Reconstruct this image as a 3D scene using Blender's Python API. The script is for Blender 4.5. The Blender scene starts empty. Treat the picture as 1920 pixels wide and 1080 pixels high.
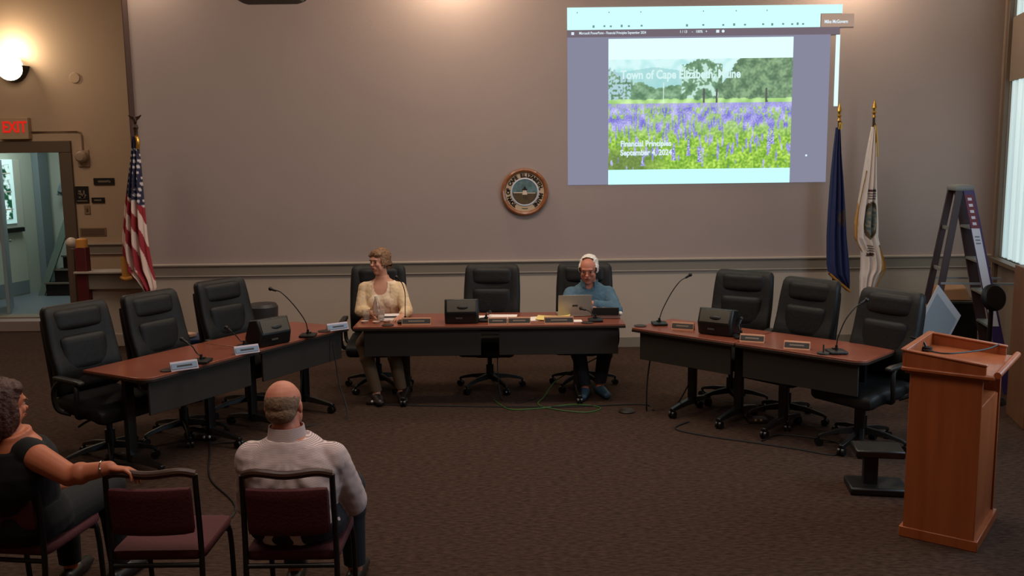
import bpy, bmesh, math, random
from mathutils import Vector, Matrix, Euler, noise
random.seed(7)
PI = math.pi
sc = bpy.context.scene
C = sc.collection
V = Vector
def R(a): return math.radians(a)
def s2l(c):
    return tuple((x / 255 / 12.92) if x / 255 <= 0.04045 else ((x / 255 + 0.055) / 1.055) ** 2.4 for x in c)

# ------------------------------------------------------------------ camera, world, lights, exposure
cam_d = bpy.data.cameras.new('camera'); cam = bpy.data.objects.new('camera', cam_d); C.objects.link(cam)
cam_d.sensor_width = 36; cam_d.lens = 1720 / 1920 * 36; cam_d.clip_start = 0.05
_F = V((0, math.cos(R(8)), -math.sin(R(8)))); _U0 = V((0, math.sin(R(8)), math.cos(R(8)))); _R0 = V((1, 0, 0))
_r = R(0.72); _Rt = _R0 * math.cos(_r) - _U0 * math.sin(_r); _U = _R0 * math.sin(_r) + _U0 * math.cos(_r)
cam.matrix_world = Matrix(((_Rt.x, _U.x, -_F.x, 0), (_Rt.y, _U.y, -_F.y, 0), (_Rt.z, _U.z, -_F.z, 2.17), (0, 0, 0, 1)))
sc.camera = cam
w = bpy.data.worlds.new('world'); sc.world = w; w.use_nodes = True
w.node_tree.nodes['Background'].inputs[0].default_value = (0.55, 0.62, 0.75, 1)
w.node_tree.nodes['Background'].inputs[1].default_value = 0.25
sc.view_settings.view_transform = 'Standard'; sc.view_settings.look = 'None'
sc.view_settings.exposure = 0.0; sc.view_settings.gamma = 1.0; sc.view_settings.use_curve_mapping = False

def area(name, loc, rot, size, energy, color, sy=None, spread=None):
    l = bpy.data.lights.new(name, 'AREA'); l.energy = energy; l.color = color
    l.shape = 'RECTANGLE'; l.size = size; l.size_y = sy or size
    if spread: l.spread = R(spread)
    o = bpy.data.objects.new(name, l); C.objects.link(o); o.location = loc; o.rotation_euler = rot
    return o
def point(name, loc, energy, color, r=0.1):
    l = bpy.data.lights.new(name, 'POINT'); l.energy = energy; l.color = color; l.shadow_soft_size = r
    o = bpy.data.objects.new(name, l); C.objects.link(o); o.location = loc
    return o
WARM = (1.0, 0.86, 0.72)
CEIL = 5.0
area('ceiling_light_committee', (0.0, 7.2, CEIL - 0.12), (0, 0, 0), 4.2, 120, WARM, 1.0)
area('ceiling_light_audience', (-0.5, 3.0, CEIL - 0.12), (0, 0, 0), 3.6, 92, (1.0, 0.86, 0.76), 1.0)
area('entry_fill_light', (-6.0, 9.0, CEIL - 0.12), (0, 0, 0), 1.6, 52, (1.0, 0.86, 0.70), 1.6)  # unseen fill added to brighten the door wall, no fixture there
area('window_daylight', (3.98, 5.2, 2.3), (0, R(90), R(-22)), 1.9, 62, (0.60, 0.80, 1.0), 1.9)
area('hallway_light', (-7.0, 13.6, 2.9), (0, 0, 0), 1.0, 22, (0.86, 0.97, 0.95), 1.0)
SCONCES = [(-4.02, 10.34, 4.35), (-0.62, 10.34, 4.42), (3.72, 10.34, 4.30)]
for i, (x, y, z) in enumerate(SCONCES):
    point('sconce_bulb', (x, y - 0.24, z - 0.02), [16, 82, 58][i], (1.0, 0.81, 0.58), 0.10)
point('sconce_bulb_door', (-6.42, 11.98, 3.60), 28.0, (1.0, 0.85, 0.62), 0.06)

# ------------------------------------------------------------------ materials
def mat(name, col, rough=0.6, metal=0.0, spec=0.4, n=None, bump=None, emit=None, alpha=None, coat=0.0):
    """col sRGB 0-255; n=(scale, amount) albedo mottling; bump=(scale,strength)"""
    m = bpy.data.materials.new(name); m.use_nodes = True; nt = m.node_tree; b = nt.nodes['Principled BSDF']
    c = s2l(col)
    b.inputs['Base Color'].default_value = (*c, 1); b.inputs['Roughness'].default_value = rough
    b.inputs['Metallic'].default_value = metal; b.inputs['Specular IOR Level'].default_value = spec
    b.inputs['Coat Weight'].default_value = coat
    tc = nt.nodes.new('ShaderNodeTexCoord')
    if n:
        t = nt.nodes.new('ShaderNodeTexNoise'); t.inputs['Scale'].default_value = n[0]; t.inputs['Detail'].default_value = 4
        nt.links.new(tc.outputs['Object'], t.inputs['Vector'])
        r = nt.nodes.new('ShaderNodeMapRange'); r.inputs[1].default_value = .3; r.inputs[2].default_value = .7
        r.inputs[3].default_value = 1 - n[1]; r.inputs[4].default_value = 1 + n[1]
        nt.links.new(t.outputs['Fac'], r.inputs[0])
        mx = nt.nodes.new('ShaderNodeVectorMath'); mx.operation = 'SCALE'; mx.inputs[0].default_value = c
        nt.links.new(r.outputs[0], mx.inputs['Scale']); nt.links.new(mx.outputs[0], b.inputs['Base Color'])
    if bump:
        t = nt.nodes.new('ShaderNodeTexNoise'); t.inputs['Scale'].default_value = bump[0]; t.inputs['Detail'].default_value = 3
        nt.links.new(tc.outputs['Object'], t.inputs['Vector'])
        bp = nt.nodes.new('ShaderNodeBump'); bp.inputs['Strength'].default_value = bump[1]; bp.inputs['Distance'].default_value = 0.01
        nt.links.new(t.outputs['Fac'], bp.inputs['Height']); nt.links.new(bp.outputs[0], b.inputs['Normal'])
    if emit:
        b.inputs['Emission Color'].default_value = (*s2l(emit[0]), 1); b.inputs['Emission Strength'].default_value = emit[1]
    if alpha is not None:
        b.inputs['Alpha'].default_value = alpha
    return m
def wood(name, c1, c2, scale=(3, 3, 40), rough=0.35, coat=0.3):
    m = mat(name, c1, rough, coat=coat); nt = m.node_tree; b = nt.nodes['Principled BSDF']
    tc = nt.nodes.new('ShaderNodeTexCoord'); mp = nt.nodes.new('ShaderNodeMapping'); mp.inputs['Scale'].default_value = scale
    t = nt.nodes.new('ShaderNodeTexNoise'); t.inputs['Scale'].default_value = 1.0; t.inputs['Detail'].default_value = 5
    r = nt.nodes.new('ShaderNodeValToRGB'); r.color_ramp.elements[0].position = .3; r.color_ramp.elements[1].position = .7
    r.color_ramp.elements[0].color = (*s2l(c1), 1); r.color_ramp.elements[1].color = (*s2l(c2), 1)
    nt.links.new(tc.outputs['Object'], mp.inputs[0]); nt.links.new(mp.outputs[0], t.inputs['Vector'])
    nt.links.new(t.outputs['Fac'], r.inputs[0]); nt.links.new(r.outputs[0], b.inputs['Base Color'])
    return m
def attr_mat(name, rough=0.8, emit=None):
    m = bpy.data.materials.new(name); m.use_nodes = True; nt = m.node_tree; b = nt.nodes['Principled BSDF']
    a = nt.nodes.new('ShaderNodeAttribute'); a.attribute_name = 'Col'
    b.inputs['Roughness'].default_value = rough
    if emit:
        b.inputs['Base Color'].default_value = (0.02, 0.02, 0.02, 1)
        nt.links.new(a.outputs['Color'], b.inputs['Emission Color']); b.inputs['Emission Strength'].default_value = emit
    else:
        nt.links.new(a.outputs['Color'], b.inputs['Base Color'])
    return m
def emat(name, col, s=1.0): return mat(name, (5, 5, 5), 0.9, spec=0, emit=(col, s))
def stripes(name, c1, c2, freq, axis='Z', rough=0.85, width=.25):
    m = mat(name, c1, rough, spec=.1, bump=(9, .35)); nt = m.node_tree; b = nt.nodes['Principled BSDF']
    tc = nt.nodes.new('ShaderNodeTexCoord'); wv = nt.nodes.new('ShaderNodeTexWave')
    wv.bands_direction = axis; wv.inputs['Scale'].default_value = freq; wv.inputs['Distortion'].default_value = 0.6
    wv.inputs['Detail Scale'].default_value = .2
    r = nt.nodes.new('ShaderNodeValToRGB'); r.color_ramp.elements[0].position = width; r.color_ramp.elements[1].position = width + .2
    r.color_ramp.elements[0].color = (*s2l(c2), 1); r.color_ramp.elements[1].color = (*s2l(c1), 1)
    nt.links.new(tc.outputs['Object'], wv.inputs['Vector']); nt.links.new(wv.outputs['Fac'], r.inputs[0])
    nt.links.new(r.outputs[0], b.inputs['Base Color'])
    return m

M = dict(
    wall=mat('mauve_wall_paint', (160, 141, 135), 0.75, n=(1.2, .03), bump=(60, .05)),
    wains=mat('beige_wall_paint', (184, 166, 150), 0.75, n=(1.2, .03), bump=(60, .05)),
    tan=mat('tan_wall_paint', (186, 156, 128), 0.75, n=(1.2, .03), bump=(60, .05)),
    trim=mat('grey_trim_paint', (134, 122, 108), 0.5), trimhi=mat('grey_moulding_paint', (170, 156, 144), 0.5),
    casing=mat('door_casing_paint', (98, 80, 66), 0.5),
    ceil=mat('ceiling_paint', (190, 175, 155), 0.9), hall=mat('hall_wall_paint', (176, 186, 172), 0.7),
    hallgrey=mat('hall_grey_paint', (120, 135, 138), 0.6), hallfloor=mat('hall_floor_vinyl', (112, 122, 128), 0.35),
    black=mat('black_plastic', (16, 15, 14), 0.45), blackm=mat('black_metal', (14, 13, 12), 0.35, spec=.5),
    leather=mat('black_leather', (17, 16, 16), 0.55, spec=.3, n=(14, .15), bump=(30, .2)),
    armpad=mat('black_arm_rest', (34, 31, 27), 0.4), panel=mat('charcoal_modesty_panel', (40, 33, 27), 0.7, n=(4, .08)),
    edge=mat('dark_edge_band', (36, 22, 15), 0.5), wood=wood('cherry_laminate', (118, 60, 44), (142, 76, 54), (2, 2, 30), .28, .25),
    oak=wood('lectern_oak', (138, 68, 34), (160, 84, 44), (14, 14, 1.2), .4, .2),
    grey=mat('grey_plastic', (68, 61, 50), 0.5), dgrey=mat('dark_grey_plastic', (44, 42, 38), 0.5),
    white=mat('white_plastic', (214, 208, 196), 0.5), paper=mat('white_paper', (235, 222, 215), 0.8),
    yellow=mat('yellow_legal_paper', (226, 200, 120), 0.8), chrome=mat('chrome', (200, 200, 200), 0.2, 1.0),
    silver=mat('silver_laptop', (168, 158, 142), 0.35, .5), blue=mat('blue_plastic', (28, 52, 84), 0.5),
    gold=mat('gold_finial', (196, 150, 70), 0.3, .8), fringe=mat('gold_fringe', (168, 110, 40), 0.8, bump=(150, .5)),
    pole=mat('brown_flag_pole', (52, 30, 20), 0.4), cloth=attr_mat('printed_cloth', 0.85),
    maroon=mat('maroon_post_paint', (84, 20, 24), 0.6), orange=mat('gold_cap', (196, 128, 50), 0.5),
    plate=mat('nameplate_face', (32, 26, 24), 0.5), plateb=mat('pale_blue_nameplate', (120, 138, 160), 0.4),
    brass=mat('nameplate_holder', (168, 120, 92), 0.4, .4), signblk=mat('black_sign', (26, 20, 18), 0.5),
    ink=mat('dark_ink', (34, 26, 20), 0.8), dimink=mat('pale_lettering', (120, 104, 88), 0.8),
    cable=mat('black_cable', (16, 14, 13), 0.6), green=mat('green_cable', (56, 92, 40), 0.5),
    alu=mat('aluminium', (150, 152, 150), 0.4, .7), fib=mat('violet_fibreglass', (58, 44, 96), 0.5),
    fibd=mat('dark_fibreglass', (52, 34, 34), 0.5), label=mat('white_label', (205, 210, 222), 0.6),
    maroonlab=mat('maroon_label', (110, 50, 60), 0.6), steel=mat('grey_board', (120, 130, 138), 0.6),
    cardboard=mat('tan_cardboard', (138, 100, 70), 0.85), maple=wood('brown_cabinet_wood', (96, 62, 40), (108, 72, 46), (8, 8, 2), .5, .1),
    chairm=mat('maroon_upholstery', (74, 24, 30), 0.8, bump=(80, .2)), chairb=mat('brown_rail', (58, 34, 26), 0.4),
    skin=mat('skin', (196, 138, 112), 0.55, n=(8, .05)), skinr=mat('ruddy_skin', (186, 116, 92), 0.55, n=(8, .06)),
    skint=mat('tanned_skin', (176, 102, 72), 0.5, n=(8, .05)),
    hairb=mat('light_brown_hair', (120, 86, 58), 0.6, n=(45, .35), bump=(70, .8)),
    hairw=mat('white_hair', (215, 205, 196), 0.6, n=(45, .1), bump=(70, .7)),
    hairg=mat('thin_grey_hair', (118, 92, 70), 0.7, n=(45, .2), bump=(80, .6)),
    haird=mat('dark_auburn_hair', (64, 32, 20), 0.55, n=(40, .35), bump=(60, .8)),
    cream=mat('cream_top', (226, 198, 168), 0.85, n=(5, .05), bump=(10, .5)),
    creamj=mat('cream_cardigan', (212, 182, 144), 0.85, n=(5, .05), bump=(12, .5)),
    denim=mat('blue_shirt', (74, 100, 116), 0.85, n=(9, .12), bump=(9, .7)),
    jeans=mat('dark_trousers', (26, 28, 36), 0.85), khaki=mat('khaki_trousers', (92, 70, 48), 0.85),
    shirt=stripes('pinstripe_shirt', (204, 184, 178), (150, 130, 134), 62, 'Z'),
    blacktop=mat('black_sleeveless_top', (10, 9, 10), 0.85),
    lip=mat('lips', (138, 66, 60), 0.5), eyew=mat('eye_white', (150, 138, 128), 0.3), eyed=mat('iris', (40, 28, 20), 0.2),
    brow=mat('eyebrow', (88, 62, 46), 0.8), shoe=mat('dark_shoe', (30, 24, 22), 0.4), shoeb=mat('blue_shoe', (52, 78, 96), 0.5),
    glow=emat('sconce_glass', (255, 244, 214), 3.0), exitred=emat('exit_red', (235, 40, 28), 0.8),
)
def carpet():
    m = mat('brown_carpet', (74, 54, 43), 0.95, spec=0.08); nt = m.node_tree; b = nt.nodes['Principled BSDF']
    tc = nt.nodes.new('ShaderNodeTexCoord'); mp = nt.nodes.new('ShaderNodeMapping'); mp.inputs['Scale'].default_value = (9, 26, 1)
    t = nt.nodes.new('ShaderNodeTexNoise'); t.inputs['Scale'].default_value = 2.2; t.inputs['Detail'].default_value = 6
    r = nt.nodes.new('ShaderNodeValToRGB'); e = r.color_ramp.elements
    e[0].position = .32; e[0].color = (*s2l((48, 34, 28)), 1); e[1].position = .68; e[1].color = (*s2l((74, 56, 46)), 1)
    nt.links.new(tc.outputs['Object'], mp.inputs[0]); nt.links.new(mp.outputs[0], t.inputs['Vector'])
    nt.links.new(t.outputs['Fac'], r.inputs[0]); nt.links.new(r.outputs[0], b.inputs['Base Color'])
    t2 = nt.nodes.new('ShaderNodeTexNoise'); t2.inputs['Scale'].default_value = 220
    nt.links.new(tc.outputs['Object'], t2.inputs['Vector'])
    bp = nt.nodes.new('ShaderNodeBump'); bp.inputs['Strength'].default_value = .5; bp.inputs['Distance'].default_value = .005
    nt.links.new(t2.outputs['Fac'], bp.inputs['Height']); nt.links.new(bp.outputs[0], b.inputs['Normal'])
    return m
M['carpet'] = carpet()
def glassmat():
    m = mat('clear_plastic', (230, 225, 220), 0.08, spec=.6); m.node_tree.nodes['Principled BSDF'].inputs['Transmission Weight'].default_value = .9
    return m
M['clear'] = glassmat()

# ------------------------------------------------------------------ mesh helpers
def T(loc=(0, 0, 0), rot=(0, 0, 0)): return Matrix.Translation(V(loc)) @ Euler(rot).to_matrix().to_4x4()
def box(bm, c, s, rot=(0, 0, 0)):
    bmesh.ops.create_cube(bm, size=1, matrix=T(c, rot) @ Matrix.Diagonal((s[0], s[1], s[2], 1)))
def rbox(bm, c, s, r=.02, rot=(0, 0, 0), n=8, fn=None):
    """rounded padded box; fn(local Vector)->Vector deforms"""
    t = bmesh.new(); bmesh.ops.create_cube(t, size=2)
    bmesh.ops.subdivide_edges(t, edges=t.edges[:], cuts=n, use_grid_fill=True)
    h = V(s) / 2; r = min(r, min(h)); mx = T(c, rot); vs = {}
    for v in t.verts:
        p = V((v.co.x * h.x, v.co.y * h.y, v.co.z * h.z))
        q = V((max(-h.x + r, min(h.x - r, p.x)), max(-h.y + r, min(h.y - r, p.y)), max(-h.z + r, min(h.z - r, p.z))))
        d = p - q
        if d.length > 1e-9: p = q + d.normalized() * r
        if fn: p = fn(p)
        vs[v] = bm.verts.new(mx @ p)
    for f in t.faces: bm.faces.new([vs[v] for v in f.verts])
    t.free()
def frame_of(d):
    d = V(d).normalized(); a = V((0, 0, 1)) if abs(d.z) < .95 else V((1, 0, 0))
    x = d.cross(a).normalized(); return x, x.cross(d).normalized()
def cyl(bm, p0, p1, r0, r1=None, seg=16):
    p0, p1 = V(p0), V(p1); r1 = r0 if r1 is None else r1; x, y = frame_of(p1 - p0)
    A = [bm.verts.new(p0 + (x * math.cos(2 * PI * i / seg) + y * math.sin(2 * PI * i / seg)) * r0) for i in range(seg)]
    B = [bm.verts.new(p1 + (x * math.cos(2 * PI * i / seg) + y * math.sin(2 * PI * i / seg)) * r1) for i in range(seg)]
    for i in range(seg): bm.faces.new((A[i], A[(i + 1) % seg], B[(i + 1) % seg], B[i]))
    bm.faces.new(A[::-1]); bm.faces.new(B)
def loft(bm, rings, closed=False):
    vs = [[bm.verts.new(p) for p in r] for r in rings]; n = len(vs[0])
    for a, b in zip(vs, vs[1:] + (vs[:1] if closed else [])):
        for i in range(n): bm.faces.new((a[i], a[(i + 1) % n], b[(i + 1) % n], b[i]))
    if not closed: bm.faces.new(vs[0][::-1]); bm.faces.new(vs[-1])
def smooth_path(pts, n=6):
    pts = [V(p) for p in pts]; out = []
    P = [pts[0] * 2 - pts[1]] + pts + [pts[-1] * 2 - pts[-2]]
    for i in range(1, len(P) - 2):
        for k in range(n):
            t = k / n; a, b, c, d = P[i - 1], P[i], P[i + 1], P[i + 2]
            out.append(.5 * ((2 * b) + (c - a) * t + (2 * a - 5 * b + 4 * c - d) * t * t + (3 * b - a - 3 * c + d) * t ** 3))
    out.append(pts[-1]); return out
def tube(bm, pts, r, seg=8, n=6, flat=1.0):
    P = smooth_path(pts, n) if n > 1 else [V(p) for p in pts]; rings = []; px = None
    for i, p in enumerate(P):
        d = (P[min(i + 1, len(P) - 1)] - P[max(i - 1, 0)]).normalized()
        if px is None: x, y = frame_of(d)
        else:
            x = (px - d * px.dot(d)).normalized(); y = d.cross(x)
        px = x; t = i / (len(P) - 1); rr = r if not callable(r) else r(t)
        rings.append([p + (x * math.cos(2 * PI * k / seg) + y * math.sin(2 * PI * k / seg) * flat) * rr for k in range(seg)])
    loft(bm, rings)
def lathe(bm, prof, m=None, seg=28):
    m = m or Matrix(); loft(bm, [[m @ V((r * math.cos(2 * PI * k / seg), r * math.sin(2 * PI * k / seg), z)) for k in range(seg)] for r, z in prof])
def prism(bm, outline, z0, z1, m=None):
    m = m or Matrix(); n = len(outline)
    A = [bm.verts.new(m @ V((x, y, z0))) for x, y in outline]; B = [bm.verts.new(m @ V((x, y, z1))) for x, y in outline]
    for i in range(n): bm.faces.new((A[i], A[(i + 1) % n], B[(i + 1) % n], B[i]))
    bm.faces.new(A[::-1]); bm.faces.new(B)
def ball(bm, c, r, rot=(0, 0, 0), m=None, u=20, v=12):
    r = (r, r, r) if not hasattr(r, '__len__') else r
    bmesh.ops.create_uvsphere(bm, u_segments=u, v_segments=v, radius=1, matrix=(m or Matrix()) @ T(c, rot) @ Matrix.Diagonal((*r, 1)))
def limb(bm, p0, p1, r0, r1, seg=18):
    cyl(bm, p0, p1, r0, r1, seg); ball(bm, p0, r0, u=seg); ball(bm, p1, r1, u=seg)
def rrect(w, h, r, corners=(1, 1, 1, 1), n=6):
    out = []
    for k, (cx, cy, a) in enumerate(((w / 2, -h / 2, -90), (w / 2, h / 2, 0), (-w / 2, h / 2, 90), (-w / 2, -h / 2, 180))):
        rr = r * corners[k]
        if rr <= 0: out.append((cx, cy)); continue
        ox, oy = cx - math.copysign(rr, cx), cy - math.copysign(rr, cy)
        for i in range(n + 1):
            t = R(a + 90 * i / n); out.append((ox + rr * math.cos(t), oy + rr * math.sin(t)))
    return out

def obj(name, bm, m, parent=None, bevel=0, sharp=35, world=False, label=None):
    bmesh.ops.recalc_face_normals(bm, faces=bm.faces[:])
    me = bpy.data.meshes.new(name); bm.to_mesh(me); bm.free()
    for mm in (m if isinstance(m, (list, tuple)) else [m]): me.materials.append(mm)
    me.shade_smooth(); me.set_sharp_from_angle(angle=R(sharp))
    o = bpy.data.objects.new(name, me); C.objects.link(o)
    if parent is not None:
        o.parent = parent
        if world:
            mw = full(parent).inverted(); me.transform(mw)
    if bevel:
        b = o.modifiers.new('bevel', 'BEVEL'); b.width = bevel; b.segments = 2; b.limit_method = 'ANGLE'
    if label: o['label'] = label
    return o
def full(o):
    m = Matrix.LocRotScale(o.location, o.rotation_euler, o.scale)
    return (full(o.parent) @ m) if o.parent else m
def tag(o, label, cat, group=None):
    o['label'] = label; o['category'] = cat
    if group: o['group'] = group
    return o
def thing(name, label, cat, loc=(0, 0, 0), rz=0, group=None):
    o = bpy.data.objects.new(name, None); C.objects.link(o); o.empty_display_size = .1
    o.location = loc; o.rotation_euler = (0, 0, rz)
    return tag(o, label, cat, group)
def struct(name, bm, m, **k):
    o = obj(name, bm, m, **k)
    if not k.get('parent'): o['kind'] = 'structure'
    return o
def dup(o, parent=None):
    c = o.copy(); C.objects.link(c)
    if parent is not None: c.parent = parent
    for ch in [x for x in bpy.data.objects if x.parent == o and x != c]: dup(ch, c)
    return c
def place(o, loc, rz, label, group=None):
    o.location = loc; o.rotation_euler = (0, 0, rz); o['label'] = label
    if group: o['group'] = group
def paint(o, fn):
    me = o.data; a = me.color_attributes.new('Col', 'FLOAT_COLOR', 'POINT')
    buf = []
    for v in me.vertices: buf.extend((*s2l(fn(v.co)), 1))
    a.data.foreach_set('color', buf)
def bx(c, s, rot=(0, 0, 0)):
    b = bmesh.new(); box(b, c, s, rot); return b
def text_bm(bm, s, size, m, depth=0.002, align='LEFT', bold=0.0, arc=None):
    """text as geometry. m places the text plane (x right, y up, z toward viewer)"""
    cu = bpy.data.curves.new('t', 'FONT'); cu.body = s; cu.size = size; cu.extrude = depth; cu.align_x = align; cu.offset = bold
    cu.resolution_u = 3
    ob = bpy.data.objects.new('t', cu); C.objects.link(ob)
    dg = bpy.context.evaluated_depsgraph_get(); dg.update(); me = bpy.data.meshes.new_from_object(ob.evaluated_get(dg))
    me.transform(m); bm.from_mesh(me)
    bpy.data.objects.remove(ob); bpy.data.curves.remove(cu); bpy.data.meshes.remove(me)
FACE = Matrix.Rotation(PI / 2, 4, 'X')       # text plane facing -Y
#==SECTION SETTING==
# ------------------------------------------------------------------ the setting
YW = 10.42; XL = -4.19; XR = 5.47
struct('floor', bx((0, 5.1, -.05), (18, 14.2, .1)), M['carpet'])
struct('ceiling', bx((0, 5.1, CEIL + .05), (18, 14.6, .1)), M['ceil'])
# back wall: mauve paint above the chair rail, beige below
b = bmesh.new(); box(b, ((XL + XR) / 2, YW + .1, (CEIL + 1.0) / 2), (XR - XL, .2, CEIL - 1.0))
wb = struct('wall_back', b, M['wall'])
b = bmesh.new(); box(b, ((XL + XR) / 2, YW + .1, .5), (XR - XL, .2, 1.0)); struct('wall_back_lower', b, M['wains'])
# corner trim board at the left end of the back wall
b = bmesh.new(); box(b, (XL - .02, YW + .09, CEIL / 2), (.05, .22, CEIL)); box(b, (XL - .045, 11.4, CEIL / 2), (.10, 1.8, CEIL))
struct('wall_return', b, mat('brown_corner_paint', (84, 62, 56), .6))
def rail(name, x0, x1, yf, z0, z1):
    o = struct(name, bx(((x0 + x1) / 2, yf - .012, (z0 + z1) / 2), (x1 - x0, .024, z1 - z0)), M['trim'], bevel=.003)
    b = bmesh.new(); xs = (x0 + x1) / 2
    prof = [(0, z1 - .005), (-.035, z1 - .002), (-.05, z1 + .012), (-.05, z1 + .024), (0, z1 + .03)]
    loft(b, [[V((x, yf + y, z)) for y, z in prof] for x in (x0, x1)])
    obj('moulding', b, M['trimhi'], o, sharp=25)
    b = bmesh.new(); box(b, (xs, yf - .016, z0 - .004), (x1 - x0, .032, .012)); obj('bead', b, M['trimhi'], o)
    return o
rail('trim_1', XL, XR, YW, .895, 1.0)
# white-ish baseboard
b = bmesh.new(); box(b, ((XL + XR) / 2, YW - .01, .06), (XR - XL, .02, .12)); struct('baseboard_back', b, M['trim'], bevel=.004)
# deeper door wall with the opening
YD = 12.2; DX0, DX1, DZ = -7.02, -5.91, 2.335
b = bmesh.new()
box(b, ((-9 + DX0) / 2, YD + .08, CEIL / 2), (DX0 + 9, .16, CEIL)); box(b, ((DX1 - 4.2) / 2, YD + .08, CEIL / 2), (-4.2 - DX1, .16, CEIL))
box(b, ((DX0 + DX1) / 2, YD + .08, (CEIL + DZ) / 2), (DX1 - DX0, .16, CEIL - DZ)); box(b, ((DX0 + DX1) / 2, YD + .08, .07), (DX1 - DX0, .16, .14))
struct('wall_left', b, M['tan'])
d = struct('door_1', bx(((DX0 + DX1) / 2, YD - .02, DZ + .07), (DX1 - DX0 + .30, .05, .15)), M['casing'], bevel=.004)
for x in (DX0 - .075, DX1 + .075): obj('door_casing', bx((x, YD - .02, DZ / 2 + .06), (.15, .05, DZ - .14)), M['casing'], d, bevel=.004)
obj('threshold', bx(((DX0 + DX1) / 2, YD + .06, .145), (DX1 - DX0 + .1, .26, .02)), M['trim'], d)
obj('jamb', bx((DX1 - .012, YD + .08, DZ / 2 + .07), (.024, .18, DZ - .14)), M['casing'], d)
b = bmesh.new(); box(b, (-6.4, YD - .14, .068), (2.4, .30, .136)); struct('trim_2', b, mat('riser_paint', (150, 134, 128), .6), bevel=.005)
# side walls, rear wall
struct('wall_side_left', bx((-9.05, 5.1, CEIL / 2), (.1, 14.4, CEIL)), M['tan'])
b = bmesh.new(); box(b, (0, -2.05, CEIL / 2), (18, .1, CEIL)); struct('wall_rear', b, M['tan'])
rail('trim_3', DX1 + .16, -4.24, YD, .995, 1.10)
# half wall in front of the door wall, with a wide cap
b = bmesh.new(); box(b, (-4.66, 10.93, .35), (.96, .14, .70)); struct('wall_half', b, M['wains'])
struct('trim_4', bx((-4.66, 10.90, .80), (.98, .24, .20)), M['trim'], bevel=.006)
struct('trim_5', bx((-4.66, 10.87, .905), (1.0, .30, .025)), M['trimhi'], bevel=.005)
struct('baseboard_half', bx((-4.66, 10.85, .075), (.96, .03, .15)), M['trimhi'], bevel=.004)
p = thing('newel_post', 'maroon newel post with a gold band cap at the end of the half wall', 'post', (-5.08, 10.82, 0))
obj('post_shaft', bx((0, 0, .60), (.13, .12, 1.2)), M['maroon'], p, bevel=.008)
b = bmesh.new(); cyl(b, (0, 0, 1.2), (0, 0, 1.29), .066, .064, 24); ball(b, (0, 0, 1.29), (.062, .062, .018)); obj('post_cap', b, M['orange'], p)
p = thing('handrail_post', 'slim post topped by a pale ball just left of the maroon newel post', 'post', (-5.31, 11.05, 0))
obj('post_shaft', bx((0, 0, .58), (.045, .045, 1.16)), M['casing'], p, bevel=.006)
b = bmesh.new(); cyl(b, (0, 0, 1.15), (0, 0, 1.19), .02); ball(b, (0, 0, 1.235), .066); obj('ball_finial', b, mat('pale_ball', (190, 170, 152), .4), p)
# right wall: splayed, with a tall curtained window
wr = Matrix.Translation((XR, YW, 0)) @ Matrix.Rotation(R(-14), 4, 'Z')     # local -Y runs toward the viewer along the wall
def wrb(c, s): 
    b = bmesh.new(); bmesh.ops.create_cube(b, size=1, matrix=wr @ T(c) @ Matrix.Diagonal((*s, 1))); return b
WY0, WY1 = -.34, -2.1; SZ, MZ, UZ = 1.03, 2.93, 3.60
b = bmesh.new()
for c, s in (((.08, -.12, CEIL / 2), (.16, .44, CEIL)), ((.08, -5.8, CEIL / 2), (.16, 7.4, CEIL)), ((.08, -1.22, SZ / 2), (.16, 1.76, SZ)),
             ((.08, -1.22, (UZ + MZ) / 2), (.16, 1.76, UZ - MZ)), ((.08, -1.22, 4.85), (.16, 1.76, .3))):
    bmesh.ops.create_cube(b, size=1, matrix=wr @ T(c) @ Matrix.Diagonal((*s, 1)))
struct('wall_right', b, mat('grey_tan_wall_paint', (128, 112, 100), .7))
wn = struct('window_1', wrb((-.015, WY0 + .05, 2.55), (.05, .10, 3.9)), M['casing'], bevel=.004)
obj('window_sill', wrb((-.04, -1.22, SZ - .02), (.12, 1.9, .04)), M['casing'], wn)
for z in (SZ + .95,): obj('sash_rail', wrb((.09, -1.22, z), (.04, 1.76, .05)), M['white'], wn)
for k in range(3): obj('mullion', wrb((.09, WY0 - .2 - .5 * k, 2.0), (.04, .035, 1.9)), M['white'], wn)
obj('mullion', wrb((.09, -1.22, 3.27), (.04, 1.76, .67)), M['tan'], wn)
def curtain_mat():
    m = emat('daylit_curtain', (205, 240, 245), 1.0); nt = m.node_tree; bb = nt.nodes['Principled BSDF']
    bb.inputs['Base Color'].default_value = (.4, .42, .42, 1)
    return m
M['curtain'] = mat('sheer_curtain', (150, 158, 158), .9, emit=((190, 224, 230), .8))  # daylight through the cloth is put in as glow
def pleat_glow(m):  # paints light and dark fold streaks into the curtain's glow
    nt = m.node_tree; b = nt.nodes['Principled BSDF']; tc = nt.nodes.new('ShaderNodeTexCoord'); mp = nt.nodes.new('ShaderNodeMapping')
    mp.inputs['Scale'].default_value = (4, 16, .05); t = nt.nodes.new('ShaderNodeTexNoise'); t.inputs['Scale'].default_value = 1; t.inputs['Detail'].default_value = 2
    r = nt.nodes.new('ShaderNodeValToRGB'); e = r.color_ramp.elements; e[0].position = .35; e[0].color = (*s2l((160, 192, 200)), 1); e[1].position = .68; e[1].color = (*s2l((218, 240, 240)), 1)
    nt.links.new(tc.outputs['Object'], mp.inputs[0]); nt.links.new(mp.outputs[0], t.inputs['Vector']); nt.links.new(t.outputs['Fac'], r.inputs[0]); nt.links.new(r.outputs[0], b.inputs['Emission Color'])
pleat_glow(M['curtain'])
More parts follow.
